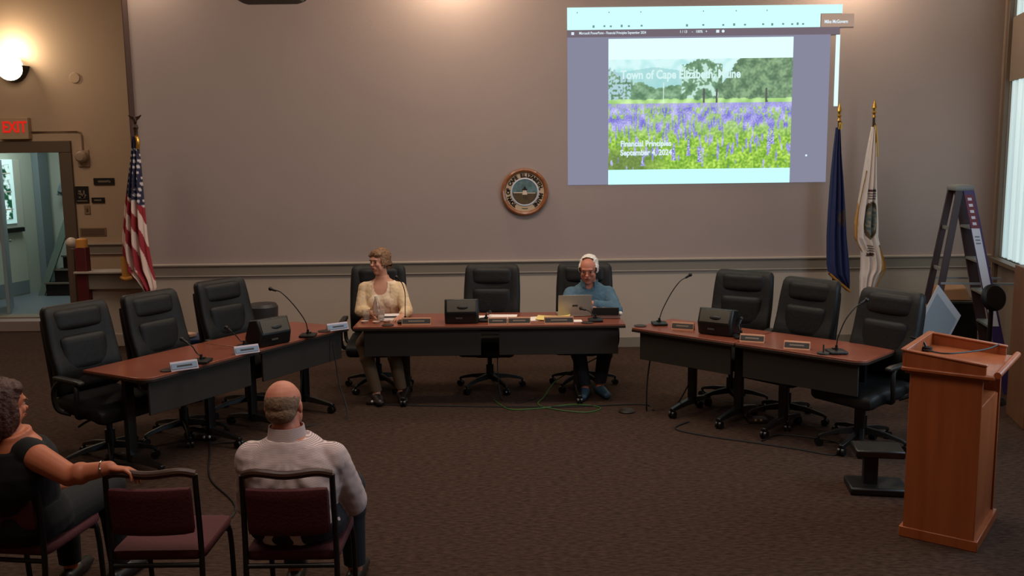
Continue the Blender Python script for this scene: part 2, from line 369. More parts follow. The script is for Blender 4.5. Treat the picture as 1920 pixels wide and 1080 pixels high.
def curtain(z0, z1, yl0, yl1, x=.03, label=None):
    b = bmesh.new(); rows = []; n = 220
    for z in (z0, z0 + .02, (z0 + z1) / 2, z1):
        rows.append([b.verts.new(wr @ V((x + .018 * math.sin(i * .55) + .008 * math.sin(i * .23 + 1), yl0 + (yl1 - yl0) * i / n, z))) for i in range(n + 1)])
    for a, c in zip(rows, rows[1:]):
        for i in range(n): b.faces.new((a[i], a[i + 1], c[i + 1], c[i]))
    o = obj('sheer_curtain', b, M['curtain'], sharp=180)
    sm = o.modifiers.new('thick', 'SOLIDIFY'); sm.thickness = .003
    return tag(o, label, 'curtain')
curtain(SZ + .01, MZ, WY0 - .01, WY1, label='long sheer white curtain filling the lower right window with daylight')
curtain(UZ, 4.7, WY0 - .01, WY1, label='short sheer white curtain in the upper right window near the ceiling')

# hallway behind the doorway
b = bmesh.new(); box(b, (-7.0, 13.9, .075), (3.6, 3.1, .15)); struct('floor_hall', b, M['hallfloor'])
b = bmesh.new(); box(b, (-7.0, 15.2, 1.6), (3.6, .1, 3.2)); box(b, (-8.75, 13.8, 1.6), (.1, 2.9, 3.2)); box(b, (-5.25, 13.8, 1.6), (.1, 2.9, 3.2)); struct('wall_hall', b, M['hall'])
struct('ceiling_hall', bx((-7.0, 13.8, 3.02), (3.6, 3.0, .05)), M['ceil'])
# exterior door seen through the doorway, set at an angle
A = V((-7.95, 13.2, .15)); B = V((-7.62, 14.75, .15)); ang = math.atan2(B.y - A.y, B.x - A.x); L = (B - A).length
b = bmesh.new(); bmesh.ops.create_cube(b, size=1, matrix=T(A, (0, 0, ang)) @ T((L / 2 - .1, .06, 1.25)) @ Matrix.Diagonal((L + .5, .1, 2.5, 1))); struct('wall_entry', b, M['hall'])
dr = thing('hall_door', 'pale exit door with a tall bright window pane and dark push bar seen in the hallway', 'door', A, ang)
obj('door_leaf', bx((.78, 0, 1.05), (1.0, .05, 2.1)), mat('pale_door_paint', (186, 192, 178), .5), dr, bevel=.004)
def outmat():
    m = emat('outdoor_view', (220, 255, 250), 1.0); nt = m.node_tree; bb = nt.nodes['Principled BSDF']
    tc = nt.nodes.new('ShaderNodeTexCoord'); t = nt.nodes.new('ShaderNodeTexNoise'); t.inputs['Scale'].default_value = 9
    r = nt.nodes.new('ShaderNodeValToRGB'); e = r.color_ramp.elements; e[0].position = .47; e[0].color = (*s2l((30, 80, 55)), 1); e[1].position = .6; e[1].color = (*s2l((215, 250, 245)), 1)
    nt.links.new(tc.outputs['Object'], t.inputs['Vector']); nt.links.new(t.outputs['Fac'], r.inputs[0]); nt.links.new(r.outputs[0], bb.inputs['Emission Color'])
    return m
M['out'] = outmat()
wf = obj('window_frame', bx((.80, -.03, 1.62), (.62, .03, .98)), mat('glowing_frame', (225, 245, 240), .4, emit=((170, 220, 220), .55)), dr, bevel=.004)  # frame has a glow of its own, standing in for outside light
obj('window_pane', bx((.80, -.05, 1.62), (.44, .01, .84)), M['out'], wf)
for z in (1.35, 1.62, 1.9): obj('glazing_bar', bx((.80, -.058, z), (.46, .012, .018)), M['white'], wf)
obj('push_bar', bx((.80, -.07, 1.03), (.8, .06, .07)), M['black'], dr, bevel=.01)
obj('kick_plate', bx((.78, -.03, .12), (.98, .01, .2)), M['hallgrey'], dr)
lf = thing('hall_door', 'blue grey edge of an opened door leaf at the left of the doorway', 'door', (-6.90, 12.42, .15), R(115.5))
obj('door_leaf', bx((.42, 0, 1.05), (.84, .045, 2.1)), mat('blue_grey_door', (138, 152, 160), .4), lf, bevel=.003)
obj('door_handle', bx((.76, -.05, .95), (.10, .03, .03)), M['alu'], lf, bevel=.005)
# hall partition, stairs
b = bmesh.new(); box(b, (-7.57, 14.9, 1.4), (.10, .3, 2.6)); struct('wall_pillar', b, M['hallgrey'])
st = thing('staircase', 'dark carpeted stairs climbing to the right beyond the doorway', 'stairs', (-6.9, 14.2, .15))
for k in range(6):
    b = bmesh.new(); x0 = -.34 + .10 * k; box(b, ((x0 + 1.2) / 2 + .0, .06 + .10 * k, .10 + .2 * k), (1.2 - x0, .26, .2))
    s = obj('step', b, mat('dark_stair_carpet', (32, 24, 24), .9) if k == 0 else bpy.data.materials['dark_stair_carpet'], st)
    b = bmesh.new(); box(b, ((x0 + 1.2) / 2, -.08 + .10 * k, .2 + .2 * k), (1.2 - x0 + .02, .05, .025)); obj('nosing', b, mat('stair_nosing', (110, 100, 88), .6) if k == 0 else bpy.data.materials['stair_nosing'], s)
b = bmesh.new(); loft(b, [[V((x, y, z)) for x, z in ((-.50, .0), (-.40, .0), (.12, 1.20), (.0, 1.20))] for y in (-.02, .02)]); obj('stair_stringer', b, mat('green_grey_skirting', (122, 142, 132), .5), st, sharp=20)
hr = thing('wall_handrail', 'short grey handrail rising on the pale wall above the stairs', 'handrail', (-7.2, 14.95, 1.9))
b = bmesh.new(); tube(b, [(-.12, 0, -.22), (0, 0, .0), (.5, 0, .08)], .045, n=4); obj('rail', b, M['hallgrey'], hr)
for x in (.05, .4): obj('bracket', bx((x, .06, -.02), (.03, .12, .03)), M['hallgrey'], hr)
lm = thing('hall_ceiling_lamp', 'small bright lamp under the ceiling just inside the doorway head', 'lamp', (-6.28, 12.8, 2.37))
b = bmesh.new(); ball(b, (0, 0, 0), (.05, .05, .03)); obj('lamp_bowl', b, emat('hall_lamp_glass', (250, 250, 240), 2.0), lm)
b = bmesh.new(); cyl(b, (0, 0, .02), (0, 0, .62), .02); obj('lamp_stem', b, M['white'], lm)
tag(obj('light_switch', bx((-7.27, 15.13, 1.66), (.07, .02, .16)), M['black'], bevel=.004), 'small dark switch plate on the grey hall wall beyond the doorway', 'switch')

# fittings on the door wall
sn = thing('wall_sconce', 'glowing half bowl wall lamp with a dark rim above the exit sign', 'lamp', (-6.42, YD, 3.42))
b = bmesh.new(); lathe(b, [(0.001, -.205), (.07, -.19), (.14, -.13), (.185, -.05), (.2, .0), (.185, .0), (.17, -.04), (.13, -.11), (.06, -.165), (0.001, -.18)], T((0, -.02, .02)), 36); obj('bowl_rim', b, M['black'], sn)
b = bmesh.new(); ball(b, (0, -.12, .0), (.165, .12, .17)); obj('glass_globe', b, M['glow'], sn)
obj('wall_plate', bx((0, -.01, -.05), (.2, .02, .2)), M['black'], sn, bevel=.006)
for i, (x, y, z) in enumerate(SCONCES):
    s2 = dup(sn); place(s2, (x, YW, z), 0, ['wall lamp above the frame near the left corner of the back wall', 'wall lamp above the frame over the seated woman', 'wall lamp above the frame over the projected picture'][i], 'wall lamps on the back wall')
ex = thing('exit_sign', 'cream exit sign box with red letters over the doorway', 'sign', (-6.46, YD, 2.645))
obj('sign_box', bx((0, -.045, 0), (.39, .09, .28)), mat('cream_sign_case', (178, 150, 118), .5), ex, bevel=.008)
b = bmesh.new(); text_bm(b, 'EXIT', .20, T((0.02, -.094, -.05)) @ FACE @ Matrix.Diagonal((.78, 1, 1, 1)), .003, 'CENTER', .004); obj('sign_letters', b, M['exitred'], ex)
b = bmesh.new(); tube(b, [(-6.26, YD - .02, 2.60), (-5.66, YD - .02, 2.60), (-5.62, YD - .02, 2.585), (-5.61, YD - .02, 2.54), (-5.61, YD - .02, 2.36)], .011, n=1); tag(obj('cable_conduit', b, mat('conduit_paint', (138, 110, 86), .5)), 'thin painted conduit from exit sign to white alarm horn', 'conduit')
al = thing('alarm_horn', 'rounded white alarm horn beside the door casing', 'alarm', (-5.61, YD, 2.25))
b = bmesh.new(); lathe(b, [(.001, .13), (.05, .125), (.075, .10), (.08, .05), (.08, 0)], T((0, 0, .02), (R(90), 0, 0)), 24); obj('horn_cover', b, mat('dull_white_plastic', (160, 134, 112), .5), al)
obj('back_plate', bx((0, -.012, 0), (.15, .024, .22)), bpy.data.materials['dull_white_plastic'], al, bevel=.006)
b = bmesh.new(); cyl(b, (-5.65, YD, 3.285), (-5.65, YD - .012, 3.285), .07, .066, 28); tag(obj('round_wall_plate', b, mat('painted_plate', (190, 158, 128), .6), bevel=.004), 'round blank plate on the tan wall right of the glowing lamp', 'plate')
def plaque(x0, x1, z0, z1, label, marks):
    p = thing('door_plaque', label, 'sign', ((x0 + x1) / 2, YD, (z0 + z1) / 2)); w_, h_ = x1 - x0, z1 - z0
    obj('plaque_board', bx((0, -.01, 0), (w_, .02, h_)), M['signblk'], p, bevel=.003)
    b = bmesh.new()
    for x, z, ww, hh, rr in marks: box(b, (x * w_ / 2, -.0215, z * h_ / 2), (ww * w_, .003, hh * h_), (0, R(rr), 0))
    obj('plaque_marks', b, M['dimink'], p)
plaque(-5.50, -5.23, 1.90, 1.99, 'wide black plaque highest beside the door casing', [(-.1, 0, .45, .28, 0), (.45, .1, .08, .3, 0), (.58, -.1, .08, .3, 0)])
pl = [(-.3, .35, .22, .18, 0), (-.1, .05, .5, .12, 25), (.25, -.2, .45, .12, -30), (.0, -.32, .5, .1, 0), (.0, -.75, .8, .06, 0), (.35, .2, .12, .3, 0)]
plaque(-5.75, -5.58, 1.665, 1.885, 'square black plaque with a pale symbol against the door casing', pl)
plaque(-5.545, -5.375, 1.665, 1.735, 'small black plaque right of the square symbol plaque', [(0, 0, .55, .3, 0)])
s = thing('light_switch', 'tan wall switch plate under the square symbol plaque', 'switch', (-5.615, YD, 1.575))
obj('switch_plate', bx((0, -.006, 0), (.08, .012, .12)), mat('tan_plastic', (138, 108, 82), .5), s, bevel=.003); obj('switch_toggle', bx((0, -.015, 0), (.02, .02, .035)), M['casing'], s)
v = thing('wall_vent', 'tan louvred vent above the rail on the door wall', 'vent', (-5.56, YD, 1.28))
b = bmesh.new(); box(b, (0, -.006, 0), (.35, .012, .11)); obj('vent_frame', b, bpy.data.materials['tan_plastic'], v, bevel=.003)
b = bmesh.new()
for k in range(5): box(b, (0, -.014, -.036 + .018 * k), (.31, .006, .008))
obj('louvres', b, M['casing'], v)

# town seal
S = thing('town_seal', 'round wooden town seal plaque with lighthouse centre on the mauve wall', 'plaque', (.157, YW, 1.80))
seg = 64
def disc(r0, r1, y0, y1, n=72):
    b = bmesh.new(); loft(b, [[V((r * math.cos(2 * PI * k / n), y, r * math.sin(2 * PI * k / n))) for k in range(n)] for r, y in ((r0, y0), (r1, y1))]); return b
b = bmesh.new(); n = 72
prof = [(.24, 0), (.262, -.01), (.268, -.03), (.262, -.05), (.245, -.058), (.226, -.05), (.218, -.036), (.218, 0)]
loft(b, [[V((r * math.cos(2 * PI * k / n), y, r * math.sin(2 * PI * k / n))) for k in range(n)] for r, y in prof], closed=True)
obj('wood_ring', b, wood('seal_wood', (120, 68, 38), (150, 92, 54), (20, 20, 20), .35, .3), S)
obj('cream_disc', disc(.222, .222, 0, -.030), mat('cream_disc_paint', (196, 168, 138), .6), S, sharp=30)
b = bmesh.new(); loft(b, [[V((r * math.cos(2 * PI * k / n), y, r * math.sin(2 * PI * k / n))) for k in range(n)] for r, y in ((.150, -.03), (.158, -.036), (.146, -.042), (.140, -.03))], closed=True); obj('inner_ring', b, M['label'], S)
def half_disc(r, z0, z1, y0=-.03, y1=-.034):
    b = bmesh.new(); pts = []; N = 40
    zs = [z0 + (z1 - z0) * k / N for k in range(N + 1)]
    right = [(math.sqrt(max(0, r * r - z * z)), z) for z in zs]; ol = right + [(-x, z) for x, z in reversed(right)]
    ol = [p for i, p in enumerate(ol) if i == 0 or (V(p) - V(ol[i - 1])).length > 1e-4]
    loft(b, [[V((x, y, z)) for x, z in ol] for y in (y0, y1)]); return b
obj('sky_panel', half_disc(.14, -.01, .1399), mat('seal_sky', (92, 116, 118), .6, n=(18, .35)), S, sharp=20)
obj('land_panel', half_disc(.14, -.1399, -.01), mat('seal_land', (84, 66, 42), .6, n=(15, .4)), S, sharp=20)
b = bmesh.new(); prism(b, [(-.028, 0), (.028, 0), (.02, .05), (-.02, .05)], 0, .006, T((0, -.034, -.03)) @ FACE); obj('lighthouse', b, mat('seal_white', (214, 190, 168), .6), S, sharp=20)
b = bmesh.new(); prism(b, [(-.026, .05), (.026, .05), (.03, .062), (.012, .07), (.012, .082), (0, .094), (-.012, .082), (-.012, .07), (-.03, .062)], 0, .007, T((0, -.034, -.03)) @ FACE); obj('lantern_room', b, M['ink'], S, sharp=20)
b = bmesh.new(); box(b, (-.075, -.0355, -.006), (.1, .003, .010)); box(b, (.07, -.0355, -.012), (.1, .003, .008)); obj('shore_line', b, bpy.data.materials['seal_white'], S)
b = bmesh.new()
txt = 'TOWN OF CAPE ELIZABETH, MAINE'; a0, a1 = 232, 232 - 284
for i, ch in enumerate(txt):
    if ch == ' ': continue
    a = R(a0 + (a1 - a0) * i / (len(txt) - 1)); rr = .168
    text_bm(b, ch, .056, T((rr * math.cos(a), -.031, rr * math.sin(a))) @ FACE @ Matrix.Rotation(a - PI / 2, 4, 'Z'), .0015, 'CENTER', .0038)
obj('lettering', b, M['ink'], S)
b = bmesh.new()
for a in (262, 266, 270, 274, 278): ball(b, (.187 * math.cos(R(a)), -.031, .187 * math.sin(R(a))), (.006, .002, .006), u=8, v=6)
obj('star_marks', b, M['ink'], S)

# projected slide
P = thing('projected_slide', 'bright projected slide of a lupin meadow on the mauve wall', 'projection', (.645, YW, 1.87))
SW, SH = 3.03, 1.94
mg = emat('projected_grey', (136, 136, 158), 1.0); mgd = emat('projected_bar_grey', (116, 104, 114), 1.0); mc = emat('projected_cyan', (206, 255, 255), 1.05); mcw = emat('projected_white', (226, 255, 255), 1.05); mtx = emat('projected_text', (222, 240, 250), 1.0)
def scr(name, x0, x1, z0, z1, m, y=-.004, t=.003): return obj(name, bx(((x0 + x1) / 2, y, (z0 + z1) / 2), (x1 - x0, t, z1 - z0)), m, P)
scr('slide_backdrop', 0, SW - .12, 0, 1.62, mg)
scr('title_bar', .0, SW - .02, 1.62, 1.70, mgd)
b = bmesh.new(); prism(b, [(0, 1.70), (2.79, 1.70), (2.79, 1.845), (SW, 1.845), (SW, SH), (0, SH)], 0, .003, T((0, -.003, 0)) @ FACE); tb = obj('tool_bar', b, mc, P, sharp=20)
scr('name_tag', 2.80, 3.16, 1.70, 1.84, emat('lit_wall_tone', (172, 145, 128), 1.0), y=-.005)  # panel glow coloured to blend with the lamplit wall around it
scr('scroll_bar', SW - .06, SW - .015, .84, 1.615, mcw)
x0, x1 = .455, 2.50
scr('page_top', x0, x1, 1.375, 1.60, mcw, y=-.007); scr('page_bottom', x0, x1, 0, .165, emat('projected_page', (200, 255, 255), 1.05), y=-.007)
b = bmesh.new(); nx, nz = 300, 170; pz0, pz1 = .165, 1.375
gv = [[b.verts.new((x0 + (x1 - x0) * i / nx, -.010, pz0 + (pz1 - pz0) * j / nz)) for i in range(nx + 1)] for j in range(nz + 1)]
for j in range(nz):
    for i in range(nx): b.faces.new((gv[j][i], gv[j][i + 1], gv[j + 1][i + 1], gv[j + 1][i]))
loft(b, [[V((x, y, z)) for x, z in ((x0, pz0), (x1, pz0), (x1, pz1), (x0, pz1))] for y in (-.009, -.004)])
ph = obj('meadow_photo', b, attr_mat('meadow_photo', emit=1.0), P, sharp=180)
def lerp(a, b_, t): t = max(0, min(1, t)); return tuple(x + (y - x) * t for x, y in zip(a, b_))
def N3(x, y, z, s): return noise.noise(V((x * s, y * s, z * s)))
FL = [(random.random(), random.random()) for _ in range(520)]
BIG = [(.19, .03, .12), (.36, .08, .24), (.44, .12, .28), (.50, .06, .20), (.88, .18, .36), (.90, .22, .38)]
def meadow(co):
    u = (co.x - x0) / (x1 - x0); t = (co.z - pz0) / (pz1 - pz0); n1 = N3(u * 1.7, t, 0, 14); n2 = N3(u * 1.7, t, 3, 45); n3 = N3(u * 1.7, t, 7, 90)
    if t > .60:
        sky = lerp((176, 232, 232), (214, 248, 248), n1 + .5 + (t - .8) * 2)
        # hill
        c = sky
        if t < .93 - .06 * abs(u - .25) * 4 and u < .5: c = lerp(sky, (150, 205, 205), .6)
        # tree line height
        top = .76 + .05 * N3(u, 0, 1, 9) + .02 * n2
        if .40 < u < .64: top = .995 - 2.2 * abs(u - .51) ** 1.6 + .05 * n2 + .05 * N3(u, t, 4, 16)
        if u >= .62: top = .78 + .25 * min(1, (u - .62) / .10) + .03 * n2
        if u < .13: top = .93 - .9 * u + .06 * n2
        if t < top:
            g = lerp((84, 124, 92), (148, 188, 150), .5 + .9 * n1 + .5 * n2)
            if u > .6: g = lerp((84, 116, 88), (142, 176, 134), .5 + .6 * n2 + .9 * n1)
            if .40 < u < .60 and (n1 + .5 * n2) > .16: g = lerp(g, (206, 244, 236), .8)
            if u < .12 and n2 > -.05: g = lerp(g, (190, 225, 250), .75)
            c = g
        if t < .70 and .62 + .02 * n1 > t - .02:
            if t < .645: c = lerp((150, 200, 110), (205, 244, 170), .5 + n1)
        for tx in (.52, .59, .86):
            if abs(u - tx - .004 * n2) < .005 and t < .73: c = (84, 84, 84)
        if abs(u - .30) < .003 and t < .79: c = (226, 250, 244)
        return c
    d = .60 - t
    grass = lerp((104, 158, 44), (196, 238, 96), .45 + .8 * n2 + .25 * n3 + .5 * n1)
    grass = lerp(grass, (92, 112, 66), .65 * max(0, min(1, (.34 - u) * 6)) * max(0, min(1, (.24 - t) * 8)))
    streak = noise.noise(V((u * (120 if d < .1 else 84), t * (16 if d < .1 else 9), 2))); den = .95 - d * 2.3 + .9 * N3(u, t * 1.3, 9, 6) + .5 * N3(u, t * .7, 5, 15)
    c = grass
    if streak > .28 - den * .50:
        c = lerp((112, 106, 208), (206, 206, 246), .5 + .6 * n3 + .7 * n1)
    else: c = lerp(c, (176, 204, 190), .45 * max(0, min(1, (t - .26) * 8)))
    if t > .56: c = lerp(c, (178, 172, 236), .45)
    for fx, z0_, z1_ in BIG:
        w_ = .011 * (1 - (t - z0_) / (z1_ - z0_) * .7)
        if z0_ < t < z1_ and abs(u - fx) < w_: c = lerp((96, 92, 190), (214, 220, 250), .5 + 1.3 * N3(u, t, 5, 110))
    return c
paint(ph, meadow)
def ptext(name, s, size, x, z, m=mtx, bold=.0, sx=1, y=-.012): 
    b = bmesh.new(); text_bm(b, s, size, T((x, y, z)) @ FACE @ Matrix.Diagonal((sx, 1, 1, 1)), .0012, 'LEFT', bold); return obj(name, b, m, P)
ptext('slide_title', 'Town of Cape Elizabeth, Maine', .132, .590, 1.165, emat('projected_title', (216, 246, 244), 1.0), .004, .80)
ptext('slide_subtitle', 'Financial Principles', .088, .590, .425, mtx, .003, .86); ptext('slide_date', 'September 4, 2024', .088, .590, .325, mtx, .003, .86)
ptext('title_bar_text', 'Microsoft PowerPoint - Financial Principles September 2024', .040, .13, 1.652, mtx, .0006, .76, y=-.008)
ptext('page_controls', '1 / 13     -   100%   +', .040, 1.24, 1.655, mtx, .0006, .9, y=-.008)
b = bmesh.new(); box(b, (.06, -.008, 1.662), (.03, .003, .030)); box(b, (1.66, -.008, 1.668), (.034, .003, .030)); cyl(b, (1.72, -.008, 1.668), (1.72, -.0095, 1.668), .016); obj('toolbar_icons', b, mtx, P)
ptext('name_tag_text', 'Mike McGovern', .052, 2.835, 1.74, mtx, .0012, .76, y=-.008)
b = bmesh.new()
for k, x in enumerate((.29, .41, .48, .60, .68, .82, 1.32, 1.50, 1.72, 1.84, 1.96, 2.16, 2.26, 2.38, 2.48, 2.54, 2.60)): box(b, (x, -.0065, 1.735 + .003 * (k % 2)), (.022, .002, .018 if k % 3 else .026))
for x in (.11, .46, .81, 1.50, 1.86, 2.20): box(b, (x, -.0065, 1.885), (.010, .002, .014))
obj('tool_icons', b, emat('projected_icons', (110, 150, 140), 1.0), P)
b = bmesh.new(); cyl(b, (2.68, -.0065, .30), (2.68, -.008, .30), .012); obj('pointer_dot', b, mtx, P)

# ceiling projector just under the top of the frame
pj = thing('ceiling_projector', 'dark olive projector hanging at the top edge of the picture left of centre', 'projector', (-1.305, 5.0, 3.03))
b = bmesh.new(); rbox(b, (0, .14, .075), (.35, .30, .14), .03); obj('projector_body', b, mat('olive_plastic', (74, 64, 46), .5), pj)
b = bmesh.new(); cyl(b, (.14, .27, .07), (.14, .33, .07), .045); obj('lens', b, M['black'], pj)
b = bmesh.new(); box(b, (.165, -.012, .03), (.035, .01, .03)); obj('projector_light', b, M['label'], pj)
b = bmesh.new(); cyl(b, (0, .14, .14), (0, .14, CEIL - 3.03), .025); cyl(b, (0, .14, CEIL - 3.05), (0, .14, CEIL - 3.03), .09); obj('mount_pole', b, M['dgrey'], pj)
for nme, x, y in (('ceiling_fixture', 0.0, 7.6), ('ceiling_fixture', -.5, 3.0)):
    t = thing(nme, 'long ceiling light fixture above the frame over the ' + ('council tables' if y > 5 else 'audience chairs'), 'lamp', (x, y, CEIL))
    obj('fixture_frame', bx((0, 0, -.03), (4.4, 1.2, .06)), M['white'], t); 

# second curtained window of the right wall, outside the picture toward the audience
w2 = struct('window_2', wrb((-.02, -5.4, 3.36), (.06, 2.3, .10)), M['casing'], bevel=.004)
obj('window_sill', wrb((-.03, -5.4, 1.22), (.08, 2.3, .05)), M['casing'], w2)
obj('window_shade', wrb((-.008, -5.4, 2.29), (.012, 2.1, 2.1)), M['curtain'], w2)
#==SECTION FURNITURE==
# ------------------------------------------------------------------ chairs
def executive_chair(label):
    """faces local -Y; origin on the floor under the gas lift"""
    t = thing('office_chair', label, 'chair')
    def bend(p): return V((p.x * (1 - .06 * (p.z / .33) ** 2 * (1 if p.z > 0 else 0)), p.y + .10 * (p.x / .28) ** 2 * -1 * .45 - .035 * math.exp(-((p.z + .16) / .12) ** 2) + .02 * (p.z / .3) ** 2, p.z))
    b = bmesh.new(); rbox(b, (0, .285, .83), (.55, .10, .66), .048, (R(-9), 0, 0), 14, bend); bk = obj('backrest', b, M['leather'], t)
    b = bmesh.new(); rbox(b, (0, .292, 1.045), (.40, .09, .16), .04, (R(-9), 0, 0), 8); obj('head_cushion', b, M['leather'], bk)
    b = bmesh.new(); rbox(b, (0, .235, .80), (.38, .09, .27), .04, (R(-7), 0, 0), 8); obj('back_cushion', b, M['leather'], bk)
    b = bmesh.new(); rbox(b, (0, .225, .60), (.38, .09, .13), .04, (R(-4), 0, 0), 8); obj('lumbar_cushion', b, M['leather'], bk)
    b = bmesh.new(); rbox(b, (0, .335, .78), (.46, .05, .56), .02, (R(-9), 0, 0), 8); obj('back_shell', b, M['black'], bk)
    b = bmesh.new(); rbox(b, (0, -.02, .445), (.54, .54, .12), .05, (R(3), 0, 0), 10, lambda p: V((p.x, p.y, p.z - .03 * max(0, -p.y / .27) ** 3))); obj('seat', b, M['leather'], t)
    for s in (-1, 1):
        b = bmesh.new(); rbox(b, (s * .31, -.02, .672), (.06, .30, .035), .017, (R(2), 0, 0), 6, lambda p: V((p.x, p.y, p.z - .9 * max(0, -p.y - .08) ** 2))); a = obj('armrest', b, M['armpad'], t)
        b = bmesh.new(); tube(b, [(s * .24, -.06, .40), (s * .315, -.10, .43), (s * .325, -.12, .55), (s * .312, -.09, .655), (s * .31, .06, .66), (s * .32, .14, .58), (s * .31, .13, .45), (s * .24, .08, .40)], .019, 8, 5); obj('arm_loop', b, M['black'], a)
    b = bmesh.new(); rbox(b, (0, 0, .355), (.24, .28, .07), .02); box(b, (0, .2, .40), (.08, .2, .03)); obj('tilt_mechanism', b, M['blackm'], t)
    b = bmesh.new(); tube(b, [(-.08, 0, .355), (-.20, -.03, .35), (-.28, -.05, .335)], .008, 6, 3); obj('tilt_lever', b, M['blackm'], t)
    b = bmesh.new(); cyl(b, (0, 0, .10), (0, 0, .24), .036); cyl(b, (0, 0, .22), (0, 0, .36), .022); obj('gas_lift', b, M['blackm'], t)
    for k in range(5):
        a = R(18 + 72 * k); ca, sa = math.cos(a), math.sin(a)
        b = bmesh.new(); rings = []
        for q, (r_, z_, w_, h_) in enumerate(((.0, .125, .05, .05), (.05, .125, .05, .05), (.18, .115, .04, .034), (.29, .09, .034, .026), (.325, .075, .028, .022))):
            c = V((r_ * ca, r_ * sa, z_)); sd = V((-sa, ca, 0)) * w_ / 2; up = V((0, 0, h_ / 2)); rings.append([c - sd - up, c + sd - up, c + sd * .7 + up, c - sd * .7 + up])
        loft(b, rings); lg = obj('leg', b, M['black'], t, bevel=.004)
        b = bmesh.new(); c = V((.315 * ca, .315 * sa, .03))
        for s in (-1, 1): cyl(b, c + V((-sa, ca, 0)) * s * .008, c + V((-sa, ca, 0)) * s * .024, .030, .029, 18)
        cyl(b, c + V((0, 0, .01)), c + V((0, 0, .05)), .010); obj('caster', b, M['blackm'], lg)
    return t
ch0 = executive_chair('x')
def put_chair(bp, fa, label, first=False, dz=0, sc_=1.0):
    """bp: back-top midpoint on plan, fa: facing angle (deg, direction the sitter looks)"""
    c = ch0 if first else dup(ch0)
    d = V((math.cos(R(fa)), math.sin(R(fa)))); p = V(bp) + d * .34
    place(c, (p.x, p.y, 0), R(fa + 90), label, 'black leather office chairs round the council tables')
    if dz:
        for ch in c.children: pass
    return c
put_chair((-.185, 8.90), -96, 'black leather office chair standing empty at the middle of the centre table', True)
chairs = [
 ((-1.31, 8.98), -88, 'black leather office chair holding the seated woman in cream'),
 ((.715, 8.93), -97, 'black leather office chair holding the white haired man at the laptop'),
 ((-3.27, 6.72), -30, 'black leather office chair nearest the audience behind the left wing table'),
 ((-2.93, 7.27), -28, 'black leather office chair in the middle behind the left wing table, backed by the flag'),
 ((-2.60, 8.02), -33, 'black leather office chair behind the left wing table farthest from the audience'),
 ((2.11, 8.19), -124, 'black leather office chair behind the right wing table closest to the seated man'),
 ((2.52, 7.58), -141, 'black leather office chair in the middle of the three behind the right wing table'),
 ((2.90, 6.86), -147, 'black leather office chair behind the right wing table closest to the lectern')]
for bp, fa, lb in chairs: put_chair(bp, fa, lb)

# ------------------------------------------------------------------ tables
def table(name, label, front0, front1, depth=.61, group=None, ends=(0, 0), legs=(.22, .22), pin=(.05, .05), panels=None):
    """front0->front1 is the front (audience) edge seen left to right; depth goes back to its left"""
    a, b_ = V(front0), V(front1); L = (b_ - a).length; rz = math.atan2((b_ - a).y, (b_ - a).x)
    t = thing(name, label, 'table', (a.x, a.y, 0), rz, group)      # local x along the front, local y toward the sitters
    b = bmesh.new(); o = [(x + L / 2, y + depth / 2) for x, y in rrect(L - .004, depth, .09, (ends[1], 0, 0, ends[0]))]; prism(b, o, .702, .73); top = obj('tabletop', b, M['wood'], t, bevel=.003)
    b = bmesh.new(); o2 = [(x + L / 2, y + depth / 2) for x, y in rrect(L, depth + .006, .093, (ends[1], 0, 0, ends[0]))]; prism(b, o2, .694, .716); obj('edge_band', b, M['edge'], top, bevel=.003)
    for pa, pb in (panels or [(pin[0], L - pin[1])]):
        b = bmesh.new(); box(b, ((pa + pb) / 2, .045, .575), (pb - pa, .018, .235)); mp = obj('modesty_panel', b, M['panel'], t, bevel=.003)
        b = bmesh.new(); box(b, ((pa + pb) / 2, .045, .690), ((pb - pa) * .5, .03, .012)); obj('hinge_rail', b, M['dgrey'], mp)
    for x, k in ((legs[0], 0), (L - legs[1], 1)):
        b = bmesh.new(); rbox(b, (x, .33, .38), (.075, .05, .62), .012, n=3); lg = obj('leg', b, M['blackm'], t)
        b = bmesh.new(); loft(b, [[V((x - w_, y, z_ - h_)), V((x + w_, y, z_ - h_)), V((x + w_ * .7, y, z_ + h_)), V((x - w_ * .7, y, z_ + h_))] for y, z_, w_, h_ in ((.02, .075, .022, .012), (.2, .095, .03, .02), (.33, .105, .034, .025), (.46, .095, .03, .02), (.60, .075, .022, .012))])
        obj('foot', b, M['blackm'], lg, bevel=.004)
        for y in (.04, .58):
            b = bmesh.new()
            for s in (-1, 1): cyl(b, (x + s * .006, y, .032), (x + s * .024, y, .032), .032, .031, 18)
            cyl(b, (x, y, .03), (x, y, .08), .010); obj('caster', b, M['blackm'], lg)
        b = bmesh.new(); box(b, (x, .33, .69), (.06, .5, .02)); obj('top_bracket', b, M['blackm'], lg)
    return t
G = 'wood topped folding tables of the council horseshoe'
table('folding_table', 'long centre folding table with two dark panels, laptop and cups on top', (-1.40, 7.90), (.99, 7.90), .68, G, legs=(.42, .40), panels=((.09, 1.12), (1.28, 2.33)))
ld = V((-.484, -.875)); lf0 = V((-1.44, 7.93)); rd = V((.714, -.70)); rf0 = V((1.02, 7.72))
table('folding_table', 'left wing folding table with a curved free end nearest the audience', lf0 + ld * 2.16, lf0 + ld * 1.09, .64, G, ends=(1, 0), pin=(.06, .06), legs=(.12, .22))
table('folding_table', 'left wing folding table joined to the centre table', lf0 + ld * 1.08, lf0, .64, G, pin=(.06, .06))
table('folding_table', 'right wing folding table joined to the centre table', rf0, rf0 + rd * .99, .60, G, pin=(.06, .05), legs=(.40, .14))
table('folding_table', 'right wing folding table with a curved free end by the lectern', rf0 + rd, rf0 + rd * 2.03, .60, G, ends=(0, 1), pin=(.05, .06), legs=(.25, .16))

